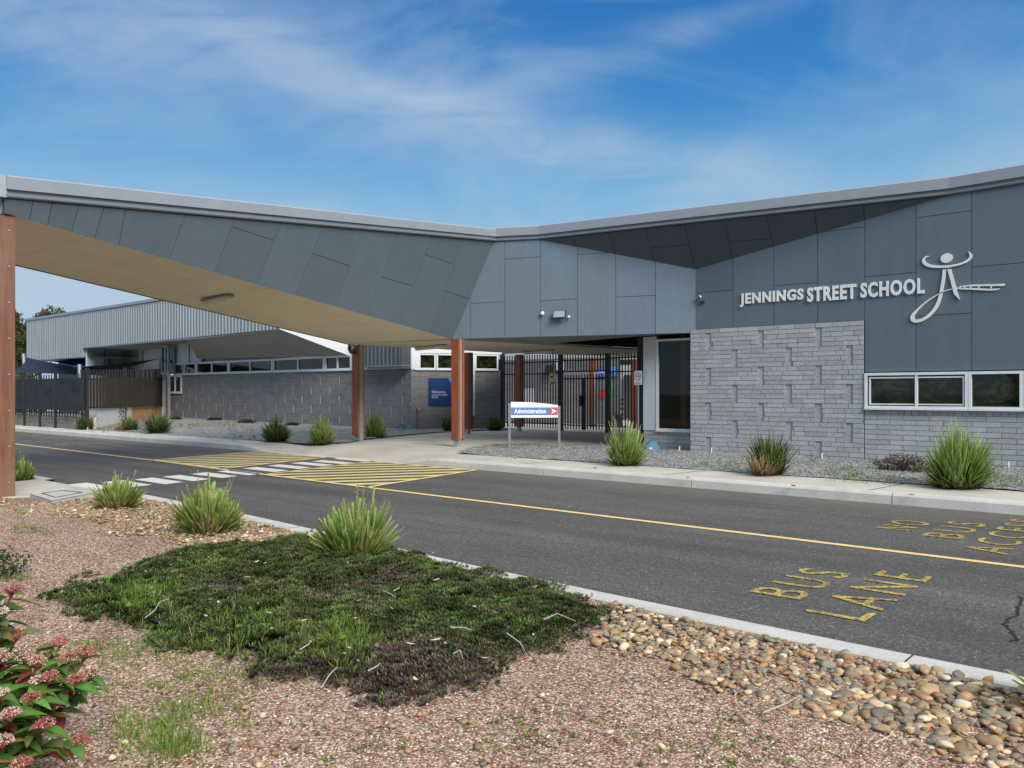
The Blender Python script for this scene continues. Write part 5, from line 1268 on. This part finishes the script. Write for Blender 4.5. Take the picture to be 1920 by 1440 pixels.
for bx_, by_, br_ in ((640, 1265, .30), (720, 1285, .34), (800, 1290, .30), (590, 1285, .22), (870, 1268, .16), (745, 1250, .22), (700, 1100, .16), (745, 1085, .14), (610, 1120, .12), (420, 1110, .14), (980, 1060, .2)):
    q_ = onz(bx_, by_, .13); pur += 1.3*np.exp(-(((X-q_.x)**2+(Y-q_.y)**2)/br_**2))*(.35+1.1*fnoise(X, Y, 9, 5))
pur = (np.clip(pur, 0, 1)*(g.random(ns) < .8))[:, None]
bri = (.5+1.15*fnoise(X, Y, 14, 9)**1.3)[:, None]*(.75+.5*fnoise(X, Y, 4, 12))[:, None]*g.uniform(.6, 1.5, ns)[:, None]*(1.05-.35*np.clip(.5-fnoise(X, Y, 2.5, 11), 0, 1))[:, None]
base = (np.array([[.022, .036, .012]])*(1-pur)+np.array([[.040, .024, .028]])*pur)*bri; tipc = (np.array([[.066, .105, .026]])*(1-pur)+np.array([[.125, .080, .080]])*pur)*bri
olive = (g.random(ns) < .36)[:, None]; lush = ((fnoise(X, Y, 9, 13) > .62) & (g.random(ns) < .5))[:, None]; tipc = np.where(lush & (pur < .3), np.array([[.10, .22, .035]])*bri, tipc)
tipc = np.where(olive, np.array([[.135, .115, .06]])*bri, tipc)
for l in range(NL):
    a = l*2.4+g.random(ns)*1.2; e = (.25+.12*l)*np.ones(ns)*g.uniform(.6, 1.3, ns); hh = H_*(.35+.65*(1-l/NL)); z0 = Z+hh*.35*(1-l/NL)
    ox, oy = np.cos(a), np.sin(a); ln = H_*g.uniform(.5, .9, ns); w = .0034*g.uniform(.8, 1.4, ns)
    P0 = np.stack([X, Y, z0], 1); P2 = P0+np.stack([ox*ln*np.sin(e+.4), oy*ln*np.sin(e+.4), ln*np.cos(e+.2)], 1); Pm = P0*.45+P2*.55; S_ = np.stack([-oy*w, ox*w, np.zeros(ns)], 1)
    V[:, l, 0] = P0; V[:, l, 1] = Pm+S_; V[:, l, 2] = P2; V[:, l, 3] = Pm-S_
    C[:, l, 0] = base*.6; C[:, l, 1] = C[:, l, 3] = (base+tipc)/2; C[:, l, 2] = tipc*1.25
tag(np_mesh('groundcover', V.reshape(-1, 3), np.arange(ns*NL*4).reshape(-1, 4), C.reshape(-1, 3), 'groundcover_leaf'), 'dense dark green and purple creeping groundcover', 'groundcover', kind='stuff')
# dark earth and stems beneath the mat
m = MB(); vs = []; idx = {}; fs = []
for i in range(len(gx)-1):
    for j in range(len(gy)-1):
        if GD[i, j] > .16 and GD[i+1, j+1] > .16 and gy[j+1] < ye(gx[i])-.16:
            q = []
            for a, b in ((i, j), (i+1, j), (i+1, j+1), (i, j+1)):
                if (a, b) not in idx: idx[(a, b)] = len(vs); vs.append((gx[a], gy[b], .092+min(.035, GD[a, b]*.14)))
                q.append(idx[(a, b)])
            fs.append(tuple(q))
plain('litter_earth', (.028, .034, .014), .95, 0, .5, 60, .4, spec=.1)
m.add(vs, fs); tag(struct(m.build('earth_mound', 'litter_earth', smooth=True)), None)

# stones
def ico(sub):
    bm = bmesh.new(); bmesh.ops.create_icosphere(bm, subdivisions=sub, radius=1); v = np.array([x.co[:] for x in bm.verts]); f = np.array([[x.index for x in q.verts] for q in bm.faces]); bm.free(); return v, f
PAL = np.array([1., .92, .80])*.92*np.array([(.40, .29, .17), (.30, .26, .20), (.24, .24, .21), (.50, .39, .25), (.42, .26, .15), (.66, .58, .43), (.20, .19, .17), (.32, .18, .10), (.30, .24, .16), (.74, .68, .55)]); PW = np.array([.18, .19, .13, .13, .08, .09, .05, .05, .08, .02])
def stones(name, label, X, Y, Z, S, sub, seed, mat='stone', pal=PAL, pw=PW, cat='pebbles', flat=(.30, .52), kind='stuff', jag=.21):
    g = np.random.default_rng(seed); v0, f0 = ico(sub); n = len(X); nv = len(v0)
    sc_ = np.stack([np.ones(n), g.uniform(.62, .9, n), g.uniform(flat[0], flat[1], n)], 1)*S[:, None]/2
    ph = g.uniform(0, 6.28, (n, 3)); wob = 1+jag*np.sin(v0[None, :, 0]*2.1+ph[:, None, 0])*np.cos(v0[None, :, 1]*1.9+ph[:, None, 1])+jag*.6*np.sin(v0[None, :, 2]*3.3+ph[:, None, 2]+v0[None, :, 0]*2.5)
    P = v0[None]*wob[..., None]*sc_[:, None]
    a = g.uniform(0, 6.28, n); tx = g.normal(0, .42, n); ca_, sa_ = np.cos(a), np.sin(a); ct, st = np.cos(tx), np.sin(tx)
    x, y, z = P[..., 0], P[..., 1], P[..., 2]; y, z = y*ct[:, None]-z*st[:, None], y*st[:, None]+z*ct[:, None]; x, y = x*ca_[:, None]-y*sa_[:, None], x*sa_[:, None]+y*ca_[:, None]
    V = np.stack([x+X[:, None], y+Y[:, None], z+Z[:, None]], -1).reshape(-1, 3)
    c = pal[g.choice(len(pal), n, p=pw/pw.sum())]*g.uniform(.75, 1.25, n)[:, None]; C = np.repeat(c, nv, 0)
    F = (f0[None]+(np.arange(n)*nv)[:, None, None]).reshape(-1, 3)
    o = np_mesh(name, V, F, C, mat, smooth=sub > 0 and jag < .3); return tag(o, label, cat, kind=kind)
BX = [-13, -12, -9.5, -8.5, -7.4, -6.7, -6.2, -5.8, -5.4, -5.0, -2.75, -2.5, -1.8, 0, 3]; BW = [1.4, 1.3, 1.4, 1.15, 1.15, .95, .8, .62, .35, .05, .05, .60, .82, .86, .86]
def band(n, x0, x1, smin, smax, seed, lay=0, sub=2, label=''):
    g = np.random.default_rng(seed); X = g.uniform(x0, x1, n); u = g.random(n); bw = np.interp(X, BX, BW)*(1+.3*(fnoise(X, X*0, 3.1, 3)-.5)); e = np.interp(X, KX, KY)-.17
    Y = e-u*bw; S = smin+(smax-smin)*g.beta(1.6, 3., n); keep = (g.random(n) < np.clip((1.04-u)*6, 0, 1)) & (bw > .1) & ~((X > -13) & (X < -10.2) & (Y > 3.45)); keep &= ~((gd(X, Y) > .03) & (X > -6.2) & (X < -2.3))
    X, Y, S, u = X[keep], Y[keep], S[keep], u[keep]; S = S*(1+.3*(X > -1.35)); Z = .088+S*.11+lay*.02*g.random(len(X))*(1-u*.6); return X, Y, Z, S
def join2(*a): return [np.concatenate([q[i] for q in a]) for i in range(4)]
stones('river_pebbles', 'smooth brown and grey river pebbles along the kerb at the right', *join2(band(3300, -2.9, 1.6, .014, .056, 1), band(1500, -2.9, 1.6, .02, .076, 2, 1)), 2, 11)
stones('river_pebbles', 'mixed brown river pebbles along the kerb at the left', *join2(band(5200, -13, -5.2, .016, .068, 3), band(2400, -13, -5.2, .02, .085, 4, 1)), 1, 12)
ng = 260; X = g.uniform(-4, .2, ng); Y = g.uniform(1.2, 3.1, ng); k_ = gd(X, Y) < 0; X, Y = X[k_], Y[k_]
stones('stray_pebbles', 'stray rounded pebbles lying on the pink gravel', X, Y, np.full(len(X), .10), rng.uniform(.012, .045, len(X)), 1, 13)
# crushed pink rock chips near the viewpoint
n = 95000; a = rng.uniform(-.68, .68, n); k_ = 2.5+rng.random(n)**1.25*6.5; X = k_*(FW[0]+a*RT[0]); Y = k_*(FW[1]+a*RT[1]); ky = np.interp(X, KX, KY)
ok = (Y < ky-.16) & (gd(X, Y)*((X > -6.6) & (X < -2.1)) <= .03) & ~((X < -10.1) & (Y > 3.4)); X, Y = X[ok], Y[ok]
zv = np.array([vz(x, y) for x, y in zip(X, Y)])
v0 = np.array([(1, 0, 0), (-1, 0, 0), (0, 1, 0), (0, -1, 0), (0, 0, 1), (0, 0, -1)], float); f0 = np.array([(0, 2, 4), (2, 1, 4), (1, 3, 4), (3, 0, 4)])
n = len(X); P = v0[None]*(1+.5*(rng.random((n, 6, 1))-.5))*(rng.uniform(.0025, .0075, (n, 1, 1))); P = P*np.array([1, .75, .6]); P[:, 4, :2] += rng.normal(0, .0015, (n, 2)); a = rng.uniform(0, 6.28, n)[:, None]
x, y = P[..., 0]*np.cos(a)-P[..., 1]*np.sin(a), P[..., 0]*np.sin(a)+P[..., 1]*np.cos(a)
V = np.stack([x+X[:, None], y+Y[:, None], P[..., 2]+zv[:, None]+.001], -1).reshape(-1, 3)
pc = np.array([(.48, .285, .20), (.35, .18, .115), (.58, .40, .30), (.20, .10, .07), (.74, .68, .56), (.40, .35, .28), (.52, .36, .25)])[rng.choice(7, n, p=[.26, .2, .14, .1, .08, .08, .14])]*rng.uniform(.82, 1.36, n)[:, None]
tag(np_mesh('crushed_rock', V, (f0[None]+(np.arange(n)*6)[:, None, None]).reshape(-1, 3), np.repeat(pc, 6, 0), 'stone'), 'angular pink crushed rock chips covering the near verge', 'gravel', kind='stuff')
# coarse grey stones giving the school side beds their relief
n = 16000; X = rng.uniform(-12.6, .5, n); Y = 11.75+rng.random(n)**1.4*3.3; ok = np.array([inside([Vector(p) for p in RB], Vector((x, y))) for x, y in zip(X, Y)]); X, Y = X[ok], Y[ok]
X2 = rng.uniform(-36, -16, 12000); Y2 = rng.uniform(11.5, 18.1, 12000); ok = np.array([inside([Vector(p) for p in LB], Vector((x, y))) for x, y in zip(X2, Y2)]); X = np.concatenate([X, X2[ok]]); Y = np.concatenate([Y, Y2[ok]])
zg_ = np.array([gz(x, y) for x, y in zip(X, Y)])
gp = np.array([(.22, .222, .218), (.30, .303, .295), (.14, .142, .14), (.40, .405, .395), (.30, .285, .25)])
def low(n_): return n_
stones('grey_gravel_stones', 'loose grey crushed stone on the beds before the school', X, Y, zg_+.003, rng.uniform(.018, .042, len(X)), 0, 15, pal=gp, pw=np.ones(5), cat='gravel', flat=(.5, .8), jag=.35) if False else None
v0 = np.array([(1, 0, 0), (-1, 0, 0), (0, 1, 0), (0, -1, 0), (0, 0, 1), (0, 0, -1)], float); n = len(X); P = v0[None]*(1+.5*(rng.random((n, 6, 1))-.5))*(rng.uniform(.008, .02, (n, 1, 1)))
V = np.stack([P[..., 0]+X[:, None], P[..., 1]+Y[:, None], P[..., 2]*.7+zg_[:, None]+.002], -1).reshape(-1, 3)
tag(np_mesh('grey_gravel_stones', V, (f0[None]+(np.arange(n)*6)[:, None, None]).reshape(-1, 3), np.repeat(gp[rng.choice(5, n)]*rng.uniform(.8, 1.2, n)[:, None], 6, 0), 'stone'), 'loose grey crushed stone on the beds before the school', 'gravel', kind='stuff')

# fallen leaves and twigs, one by one
LV = [(480, 1072, 14, 0), (1110, 1122, 12, 1), (1002, 1122, 16, 1), (672, 1152, 14, 1), (818, 1110, 16, 0), (497, 1074, 9, 0), (175, 1102, 22, 1), (465, 1102, 12, 0), (505, 1174, 13, 0), (410, 1152, 13, 0), (378, 1196, 12, 1), (930, 1140, 12, 1),
      (706, 1143, 10, 1), (890, 1160, 12, 0), (930, 1172, 12, 1), (816, 1230, 20, 0), (770, 1238, 18, 0), (1012, 1228, 12, 1), (850, 1205, 12, 0), (1035, 1245, 9, 0), (735, 1316, 12, 0), (780, 1286, 18, 0), (910, 1245, 14, 0), (570, 1190, 14, 0), (1050, 1135, 10, 1), (560, 1240, 12, 1), (600, 1226, 11, 1), (305, 1275, 12, 1), (655, 1240, 12, 0), (835, 1236, 10, 0), (780, 1200, 10, 1), (945, 1240, 10, 1), (1000, 1200, 10, 0), (880, 1285, 12, 1), (240, 1190, 12, 0), (1090, 1105, 10, 1)]
for i, (px, py, s, kind) in enumerate(LV):
    p = onz(px, py, .14); z = gtop(p.x, p.y); L = s/FL*(p.x*FW[0]+p.y*FW[1])*1.25; a = random.uniform(0, 6.28); cu = random.uniform(.1, .35); m = MB(); vs = []
    for k in range(6):
        t = k/5; w = L*.16*math.sin(math.pi*min(.98, t*.96+.02))**.8
        for s_ in (-1, 0, 1): vs.append((L*(t-.5), s_*w, z+cu*L*(4*(t-.5)**2)*.5+abs(s_)*w*.4))
    ca_, sa_ = math.cos(a), math.sin(a); vs = [(p.x+x*ca_-y*sa_, p.y+x*sa_+y*ca_, zz) for x, y, zz in vs]
    m.add(vs, [(3*k+j, 3*k+j+1, 3*k+j+4, 3*k+j+3) for k in range(5) for j in range(2)])
    tag(m.build('fallen_leaf', 'dry_leaf_brown' if kind else 'dry_leaf_pale', smooth=True), 'curled reddish brown dry leaf lying on the dark groundcover' if kind else 'curled pale tan dry leaf lying on the dark groundcover', 'leaf', 'brown fallen leaves' if kind else 'pale fallen leaves')
for i, pts in enumerate((((272, 1170), (290, 1163), (300, 1152), (318, 1146)), ((718, 1132), (735, 1142), (742, 1146)), ((738, 1134), (748, 1125)), ((1020, 1182), (1045, 1170), (1080, 1174)), ((950, 1202), (975, 1210), (990, 1216)), ((562, 1238), (583, 1228)), ((602, 1277), (618, 1272), (632, 1264)), ((845, 1205), (885, 1207)), ((1430, 1320), (1500, 1290)), ((1640, 1376), (1672, 1355)), ((850, 1252), (862, 1246), (868, 1256)), ((690, 1277), (712, 1270)))):
    q = []
    for x, y in pts: p = onz(x, y, .14); q.append((p.x, p.y, gtop(p.x, p.y)+.006))
    if len(q) == 2: q = [q[0], tuple((Vector(q[0])+Vector(q[1]))/2+Vector((.02, .006, .008))), q[1]]
    m = MB(); m.tube(q, [.0028]+[.0024]*(len(q)-2)+[.0012], 6); tag(m.build('dry_twig', 'dry_stick'), 'thin bleached dry twig lying on the ground', 'twig', 'bleached twigs on the near verge')

nl = 420; X = rng.uniform(-6.2, -1.8, nl); Y = rng.uniform(1.5, 4.2, nl); ok = (gd(np.clip(X, -6.9, -2.15), Y) > -.45) & (Y < np.interp(X, KX, KY)-.25) & ((Y < 3.0) | (rng.random(nl) < .3)); X, Y = X[ok], Y[ok]
lt = MB(); g_ = random.Random(3)
for x, y in zip(X, Y):
    z = gtop(min(x, -2.16), y)-.004 if x < -2.2 else vz(x, y)+.006; a = g_.uniform(0, 6.28); L = g_.uniform(.008, .03); w = L*g_.choice((.12, .2, .35)); d = Vector((math.cos(a), math.sin(a), g_.uniform(-.2, .4)))*L; e = Vector((-math.sin(a), math.cos(a), g_.uniform(-.4, .4)))*w
    q = Vector((x, y, z)); lt.add([q, q+d*.5+e, q+d+Vector((0, 0, L*.15)), q+d*.5-e], [(0, 1, 2, 3)], g_.choice(((.42, .30, .20), (.52, .46, .36), (.30, .17, .10), (.60, .55, .45), (.22, .15, .10))))
tag(lt.build('leaf_litter', 'flower'), 'scraps of dry leaf litter over the groundcover', 'leaf litter', kind='stuff')

# broad leaved bush with pink flower heads at the lower left
def bush():
    c = onz(10, 1560, .09)
    c = Vector((-3.23, .92, .09)); t = thing('flowering_bush', 'glossy leaved bush with pink and cream flower heads at the lower left corner', 'bush', c)
    g = random.Random(4); tips = []; st = MB(); lf = MB()
    heads = [(22, 1108, 2.75, 0), (2, 1148, 2.6, 1), (30, 1192, 2.7, 0), (8, 1235, 2.65, 2), (112, 1205, 2.8, 0), (165, 1222, 2.8, 0), (128, 1235, 2.7, 0), (45, 1235, 2.7, 2), (70, 1240, 2.65, 2), (95, 1270, 2.6, 0), (142, 1275, 2.65, 0), (172, 1262, 2.8, 2), (70, 1277, 2.6, 1), (85, 1358, 2.45, 0), (20, 1340, 2.4, 2), (2, 1300, 2.5, 1), (40, 1432, 2.35, 0), (5, 1390, 2.35, 2), (150, 1390, 2.5, 0), (60, 1310, 2.5, 0)]
    for px, py, k, kd in heads:
        p = atk(px, py, k); b0 = c+Vector((g.uniform(-.12, .12), g.uniform(-.12, .12), 0)); mid = b0.lerp(p, .55)+Vector((g.uniform(-.03, .03), g.uniform(-.03, .03), -.03)); st.tube([b0, mid, p-Vector((0, 0, .015))], [.008, .006, .0035], 6, (.22, .06, .05)); tips.append((p, mid, b0))
        h = MB(); cc = [(.50, .17, .15), (.66, .60, .44), (.58, .33, .27)][kd]; r = .029 if kd != 1 else .024
        for i in range(110):
            d = Vector((g.gauss(0, 1), g.gauss(0, 1), abs(g.gauss(0, 1))*.9-.1)).normalized(); q = p+Vector((d.x*r, d.y*r, d.z*r*.72))*g.uniform(.75, 1.05)
            h.sphere(q, g.uniform(.0018, .0032), tuple(v*g.uniform(.75, 1.2) for v in ((.66, .56, .44) if g.random() < (.12, .75, .4)[kd] else cc)), 5, 4)
        for i in range(14):
            d = Vector((g.gauss(0, 1), g.gauss(0, 1), abs(g.gauss(0, 1)))).normalized(); h.tube([p-Vector((0, 0, .02)), p+d*r*.85], .0012, 4, (.40, .10, .09))
        h.build('flower_head', 'flower', t)
    def leaf(p, d, L, w, c0):
        d = d.normalized(); s = d.cross(up)
        if s.length < .1: s = Vector((1, 0, 0))
        s = (s.normalized()+Vector((g.uniform(-.4, .4), g.uniform(-.4, .4), g.uniform(-.5, .5)))*.6).normalized(); n_ = s.cross(d).normalized(); vs = []; cs = []
        for k in range(7):
            t_ = k/6; wd = w*(math.sin(math.pi*(t_**.8))*.95+.02); q = p+d*L*t_-up*(L*.28*t_*t_)
            for e in (-1, 0, 1): vs.append(q+s*e*wd-n_*(-abs(e)*wd*.35))
        n0 = len(lf.v); lf.v += [tuple(v) for v in vs]; 
        for k in range(7):
            for e in range(3): f_ = (1.35 if e == 1 else 1.)*(1-.2*(k/6)); lf.c.append(tuple(min(1, v*f_) for v in c0))
        for k in range(6):
            for j in range(2): lf.f.append((n0+3*k+j, n0+3*k+j+1, n0+3*k+j+4, n0+3*k+j+3)); lf.mi.append(0)
    for p, mid, b0 in tips:
        for i in range(44):
            t_ = g.uniform(.35, .99); q = (mid.lerp(p, (t_-.5)*2) if t_ > .5 else b0.lerp(mid, t_*2)); a = g.uniform(0, 6.28); d = Vector((math.cos(a), math.sin(a), g.uniform(-.15, .65)))
            r = g.random(); c0 = (.10, .20, .04) if r < .55 else (.18, .29, .07) if r < .84 else (.25, .06, .045) if r < .92 else (.24, .20, .07)
            leaf(q, d, g.uniform(.045, .12), g.uniform(.013, .024), tuple(v*g.uniform(.75, 1.3) for v in c0))
    st.build('stems', 'flower', t); lf.build('foliage', 'leaf', t, smooth=True)
bush()
p = onz(5, 1082, .09); t = thing('young_plant', 'small green plant at the left edge on pink gravel', 'plant', p); V, F, C = leaf_cloud(500, (p.x-.05, p.y, .16), (.20, .20, .12), .035, [((.05, .10, .03), .7), ((.10, .16, .04), .3)], 71, .09); np_mesh('foliage', V, F, C, 'leaf', t)
m = MB(); 
for i in range(5): a = i*1.3; m.tube([(p.x-.05, p.y, .08), (p.x-.05+math.cos(a)*.1, p.y+math.sin(a)*.1, .2)], .003, 5)
m.build('stems', 'bark', t)
# weeds with broad leaves in the groundcover
bw_ = MB(); gg = random.Random(12)
for px, py, s in ((282, 1128, 1.), (270, 1140, .8), (240, 1150, .9), (225, 1145, .7), (288, 1136, .8), (268, 1195, 1.), (278, 1190, .8), (445, 1198, .6), (235, 1090, .6), (250, 1085, .6), (225, 1075, .5), (640, 1228, .7), (235, 1262, .8), (222, 1180, .7), (500, 1200, .6), (205, 1110, .8), (215, 1122, .9), (190, 1120, .7)):
    p = onz(px, py, .14); z = gtop(p.x, p.y); cl = tuple(v*gg.uniform(.8, 1.2) for v in (.17, .30, .06))
    for j in range(3):
        a = gg.uniform(0, 6.28); L = .05*s*gg.uniform(.6, 1.1); d = Vector((math.cos(a), math.sin(a), .35)); sd = Vector((-math.sin(a), math.cos(a), 0)); q = Vector((p.x, p.y, z)); 
        vs = [q, q+d*L*.35+sd*L*.3+up*.004, q+d*L*.75+sd*L*.28+up*.004, q+d*L, q+d*L*.75-sd*L*.28+up*.004, q+d*L*.35-sd*L*.3+up*.004]; bw_.add(vs, [tuple(range(6))], cl)
tag(bw_.build('weeds', 'leaf'), 'soft broad leaved weeds poking out of the dark groundcover', 'weeds', kind='stuff')

# trees beyond the school
def tree(name, label, x, y, h, r, n, cols, seed, zb=0, size=.28, gap=.5):
    t = thing(name, label, 'tree', (x, y, zb), 'trees beyond the school'); g = random.Random(seed); tr = MB(); fo = []
    top = Vector((x, y, zb+h*.62)); tr.tube([(x, y, zb), (x+.1, y, zb+h*.3), top], [.28*h/8, .2*h/8, .1*h/8], 8)
    for i in range(18):
        a = g.uniform(0, 6.28); e = g.uniform(.35, 1); z = zb+h*g.uniform(.42, .92); q = Vector((x+math.cos(a)*r*e, y+math.sin(a)*r*e, z)); s = Vector((x, y, zb+h*g.uniform(.25, .55)))
        tr.tube([s, s.lerp(q, .6)+Vector((0, 0, -.2)), q], [.07, .045, .015], 5)
        fo.append(leaf_cloud(n//18, q, (r*.34, r*.34, r*.22), size, cols, seed*31+i, -5))
    tr.build('trunk', 'bark', t); V, F, C = cat_(fo); np_mesh('crown', V, F, C, 'leaf', t); return t
EUC = [((.13, .14, .06), .5), ((.19, .16, .09), .3), ((.06, .07, .03), .2)]; DRK = [((.05, .09, .02), .6), ((.09, .14, .03), .4)]
p = atk(57, 700, 62); tree('gum_tree', 'open crowned gum tree behind the far end of the ribbed steel wing', p.x, p.y, 7.9, 3.3, 15000, EUC, 3, size=.26)
p = atk(36, 700, 58); tree('gum_tree', 'lower brighter tree partly behind the big rust red post', p.x, p.y, 5.8, 1.8, 6000, [((.10, .13, .04), .6), ((.07, .10, .03), .4)], 4, size=.24)
p = atk(-40, 700, 60); tree('gum_tree', 'tall gum tree hidden behind the big rust red post', p.x, p.y, 7.0, 3., 5000, EUC, 5, size=.3)
p = atk(18, 700, 50); hg = thing('hedge', 'yellow green hedge behind the black mesh fence at the far left', 'hedge', (p.x, p.y, 0)); V, F, C = leaf_cloud(5000, (p.x, p.y, 1.2), (6, 1.5, 1.5), .2, [((.16, .18, .04), .6), ((.08, .12, .03), .4)], 8, 0); np_mesh('foliage', V, F, C, 'leaf', hg)
# a line of trees stands behind the viewpoint, across the verge; windows mirror it
for i, (x, y, h) in enumerate(((7, -17, 7.5), (0, -20, 9), (-8, -19, 8), (13, -14, 8))):
    t = tree('gum_tree', 'leafy tree on the far side of the verge behind the viewpoint', x, y, h, 4.2, 2600, DRK, 30+i, size=.5); t['group'] = 'trees behind the viewpoint'

# ================================================================== SKY, SUN, CAMERA
w = bpy.data.worlds.new('World'); sc.world = w; w.use_nodes = True; nt = w.node_tree; nt.nodes.clear()
out = N(nt, 'ShaderNodeOutputWorld'); bg = N(nt, 'ShaderNodeBackground'); sky = N(nt, 'ShaderNodeTexSky', sky_type='NISHITA')
SUN_EL, SUN_AZ = R(33), R(109)                    # azimuth clockwise from +Y
sky.sun_disc = False; sky.sun_elevation = SUN_EL; sky.sun_rotation = SUN_AZ; sky.air_density = 1.; sky.dust_density = .6; sky.ozone_density = 2.2
tc = N(nt, 'ShaderNodeTexCoord'); sep = N(nt, 'ShaderNodeSeparateXYZ'); nt.links.new(tc.outputs['Generated'], sep.inputs[0])
hs = N(nt, 'ShaderNodeHueSaturation'); hs.inputs['Saturation'].default_value = 1.25; nt.links.new(sky.outputs[0], hs.inputs['Color'])
grad = ramp(nt, sep.outputs['Z'], [(0., (.44, .56, .65)), (.10, (.27, .49, .67)), (.22, (.10, .36, .62)), (.33, (.028, .21, .52)), (.42, (.012, .15, .44)), (1., (.012, .15, .42))])
grad = mix(nt, 1., grad, (10., 10., 10.), 'MULTIPLY')
dk = mix(nt, .9, hs.outputs[0], grad)
mp = N(nt, 'ShaderNodeMapping'); mp.inputs['Rotation'].default_value = (0, 0, -AZ); nt.links.new(tc.outputs['Generated'], mp.inputs[0])
sp2 = N(nt, 'ShaderNodeSeparateXYZ'); nt.links.new(mp.outputs[0], sp2.inputs[0])
den = math_(nt, 'MAXIMUM', math_(nt, 'ABSOLUTE', sp2.outputs['Y']), .25)
U = math_(nt, 'DIVIDE', sp2.outputs['X'], den); Vv = math_(nt, 'DIVIDE', sp2.outputs['Z'], den)
def cnoise(rot, scl, s_, det, dist, off=(0, 0, 0), rough=.58):
    cb = N(nt, 'ShaderNodeCombineXYZ'); nt.links.new(U, cb.inputs[0]); nt.links.new(Vv, cb.inputs[1])
    m1 = N(nt, 'ShaderNodeMapping'); m1.inputs['Rotation'].default_value = (0, 0, rot); m1.inputs['Scale'].default_value = scl; m1.inputs['Location'].default_value = off
    nt.links.new(cb.outputs[0], m1.inputs[0]); return nz(nt, m1.outputs[0], s_, det, rough, dist)
fib = cnoise(R(16), (1.3, 4.2, 1), 3.2, 7, .8, (3, 1, 0)); fib2 = cnoise(R(-12), (1.2, 3., 1), 2.2, 6, .9, (7, 4, 0)); soft = cnoise(R(12), (1, 1.8, 1), 1.8, 4, .5, (1.3, 9, 0))
def band_(u0, v0, slope, wdt, ua, ub, amp, nzs, curve=0.):
    du = math_(nt, 'SUBTRACT', U, u0); line = math_(nt, 'ADD', math_(nt, 'MULTIPLY', du, slope), v0)
    if curve: line = math_(nt, 'ADD', line, math_(nt, 'MULTIPLY', math_(nt, 'MULTIPLY', du, du), curve))
    d = math_(nt, 'DIVIDE', math_(nt, 'SUBTRACT', math_(nt, 'ADD', Vv, math_(nt, 'MULTIPLY', math_(nt, 'SUBTRACT', soft, .5), .10)), line), wdt); e = math_(nt, 'POWER', 2.718, math_(nt, 'MULTIPLY', math_(nt, 'MULTIPLY', d, d), -1.))
    w1 = ramp(nt, math_(nt, 'DIVIDE', math_(nt, 'SUBTRACT', U, ua-.35), ub-ua+.7), [(0., 0.), (.35/(ub-ua+.7), 1.), (1-.35/(ub-ua+.7), 1.), (1., 0.)])
    return math_(nt, 'MULTIPLY', math_(nt, 'MULTIPLY', math_(nt, 'MULTIPLY', e, w1), ramp(nt, nzs, [(.36, .08), (.75, 1.)])), amp)
hz_ = math_(nt, 'ADD', math_(nt, 'MULTIPLY', soft, .3), .55)
terms = [band_(-.65, .06, 0., .13, -.95, -.35, 3.2, hz_), band_(.02, .315, -.24, .030, -.2, .12, 2.0, fib, .2), band_(-.1, .36, -.3, .075, -.3, .1, .5, fib2), band_(-.5, .42, -.16, .05, -.75, -.5, 1.4, fib),
         band_(-.3, .40, -.1, .12, -.5, -.2, .4, fib2), band_(.45, .23, .22, .075, .15, .8, 1.2, soft), band_(.55, .36, .3, .05, .5, .8, .5, soft), band_(.2, .44, .3, .02, .1, .22, .5, fib), band_(0, .2, 0, .05, -.6, .4, .45, fib2)]
cl = terms[0]
for t_ in terms[1:]: cl = math_(nt, 'ADD', cl, t_)
cl = math_(nt, 'ADD', cl, math_(nt, 'MULTIPLY', ramp(nt, fib2, [(.45, 0.), (.8, 1.)]), .35))
cl = math_(nt, 'DIVIDE', cl, math_(nt, 'ADD', 1., math_(nt, 'MULTIPLY', cl, .85)))
cl = math_(nt, 'MINIMUM', math_(nt, 'ADD', cl, ramp(nt, sep.outputs['Z'], [(.02, .3), (.2, .10), (.32, .03), (.5, .02), (.7, .5)])), .92)
fin = mix(nt, cl, dk, (4.0, 5.1, 6.3))
fin = mix(nt, ramp(nt, sep.outputs['Z'], [(.5, 0.), (.72, 1.)]), fin, mix(nt, .6, fin, (10.5, 10.9, 11.2)))   # unseen sky overhead brightened to add soft fill light
nt.links.new(fin, bg.inputs[0]); bg.inputs[1].default_value = .115; nt.links.new(bg.outputs[0], out.inputs[0])
sl = bpy.data.lights.new('sun', 'SUN'); sl.energy = 4.5; sl.angle = R(30); sl.color = (1, .95, .87); so_ = bpy.data.objects.new('sun', sl); col.objects.link(so_)
sd = Vector((math.sin(SUN_AZ)*math.cos(SUN_EL), math.cos(SUN_AZ)*math.cos(SUN_EL), math.sin(SUN_EL))); so_.rotation_euler = (-sd).to_track_quat('-Z', 'Y').to_euler(); so_.location = sd*40
cd = bpy.data.cameras.new('camera'); co = bpy.data.objects.new('camera', cd); col.objects.link(co); sc.camera = co
co.location = (0, 0, EYE); co.rotation_euler = (R(90), 0, AZ); cd.sensor_width = 36; cd.lens = 36*FL/1920; cd.shift_y = 17/1920; cd.clip_start = .05; cd.clip_end = 2000
sc.view_settings.view_transform = 'Standard'; sc.view_settings.look = 'None'; sc.view_settings.exposure = 0; sc.view_settings.gamma = 1
sc.cycles.max_bounces = 6; sc.cycles.transparent_max_bounces = 12; sc.cycles.use_denoising = True
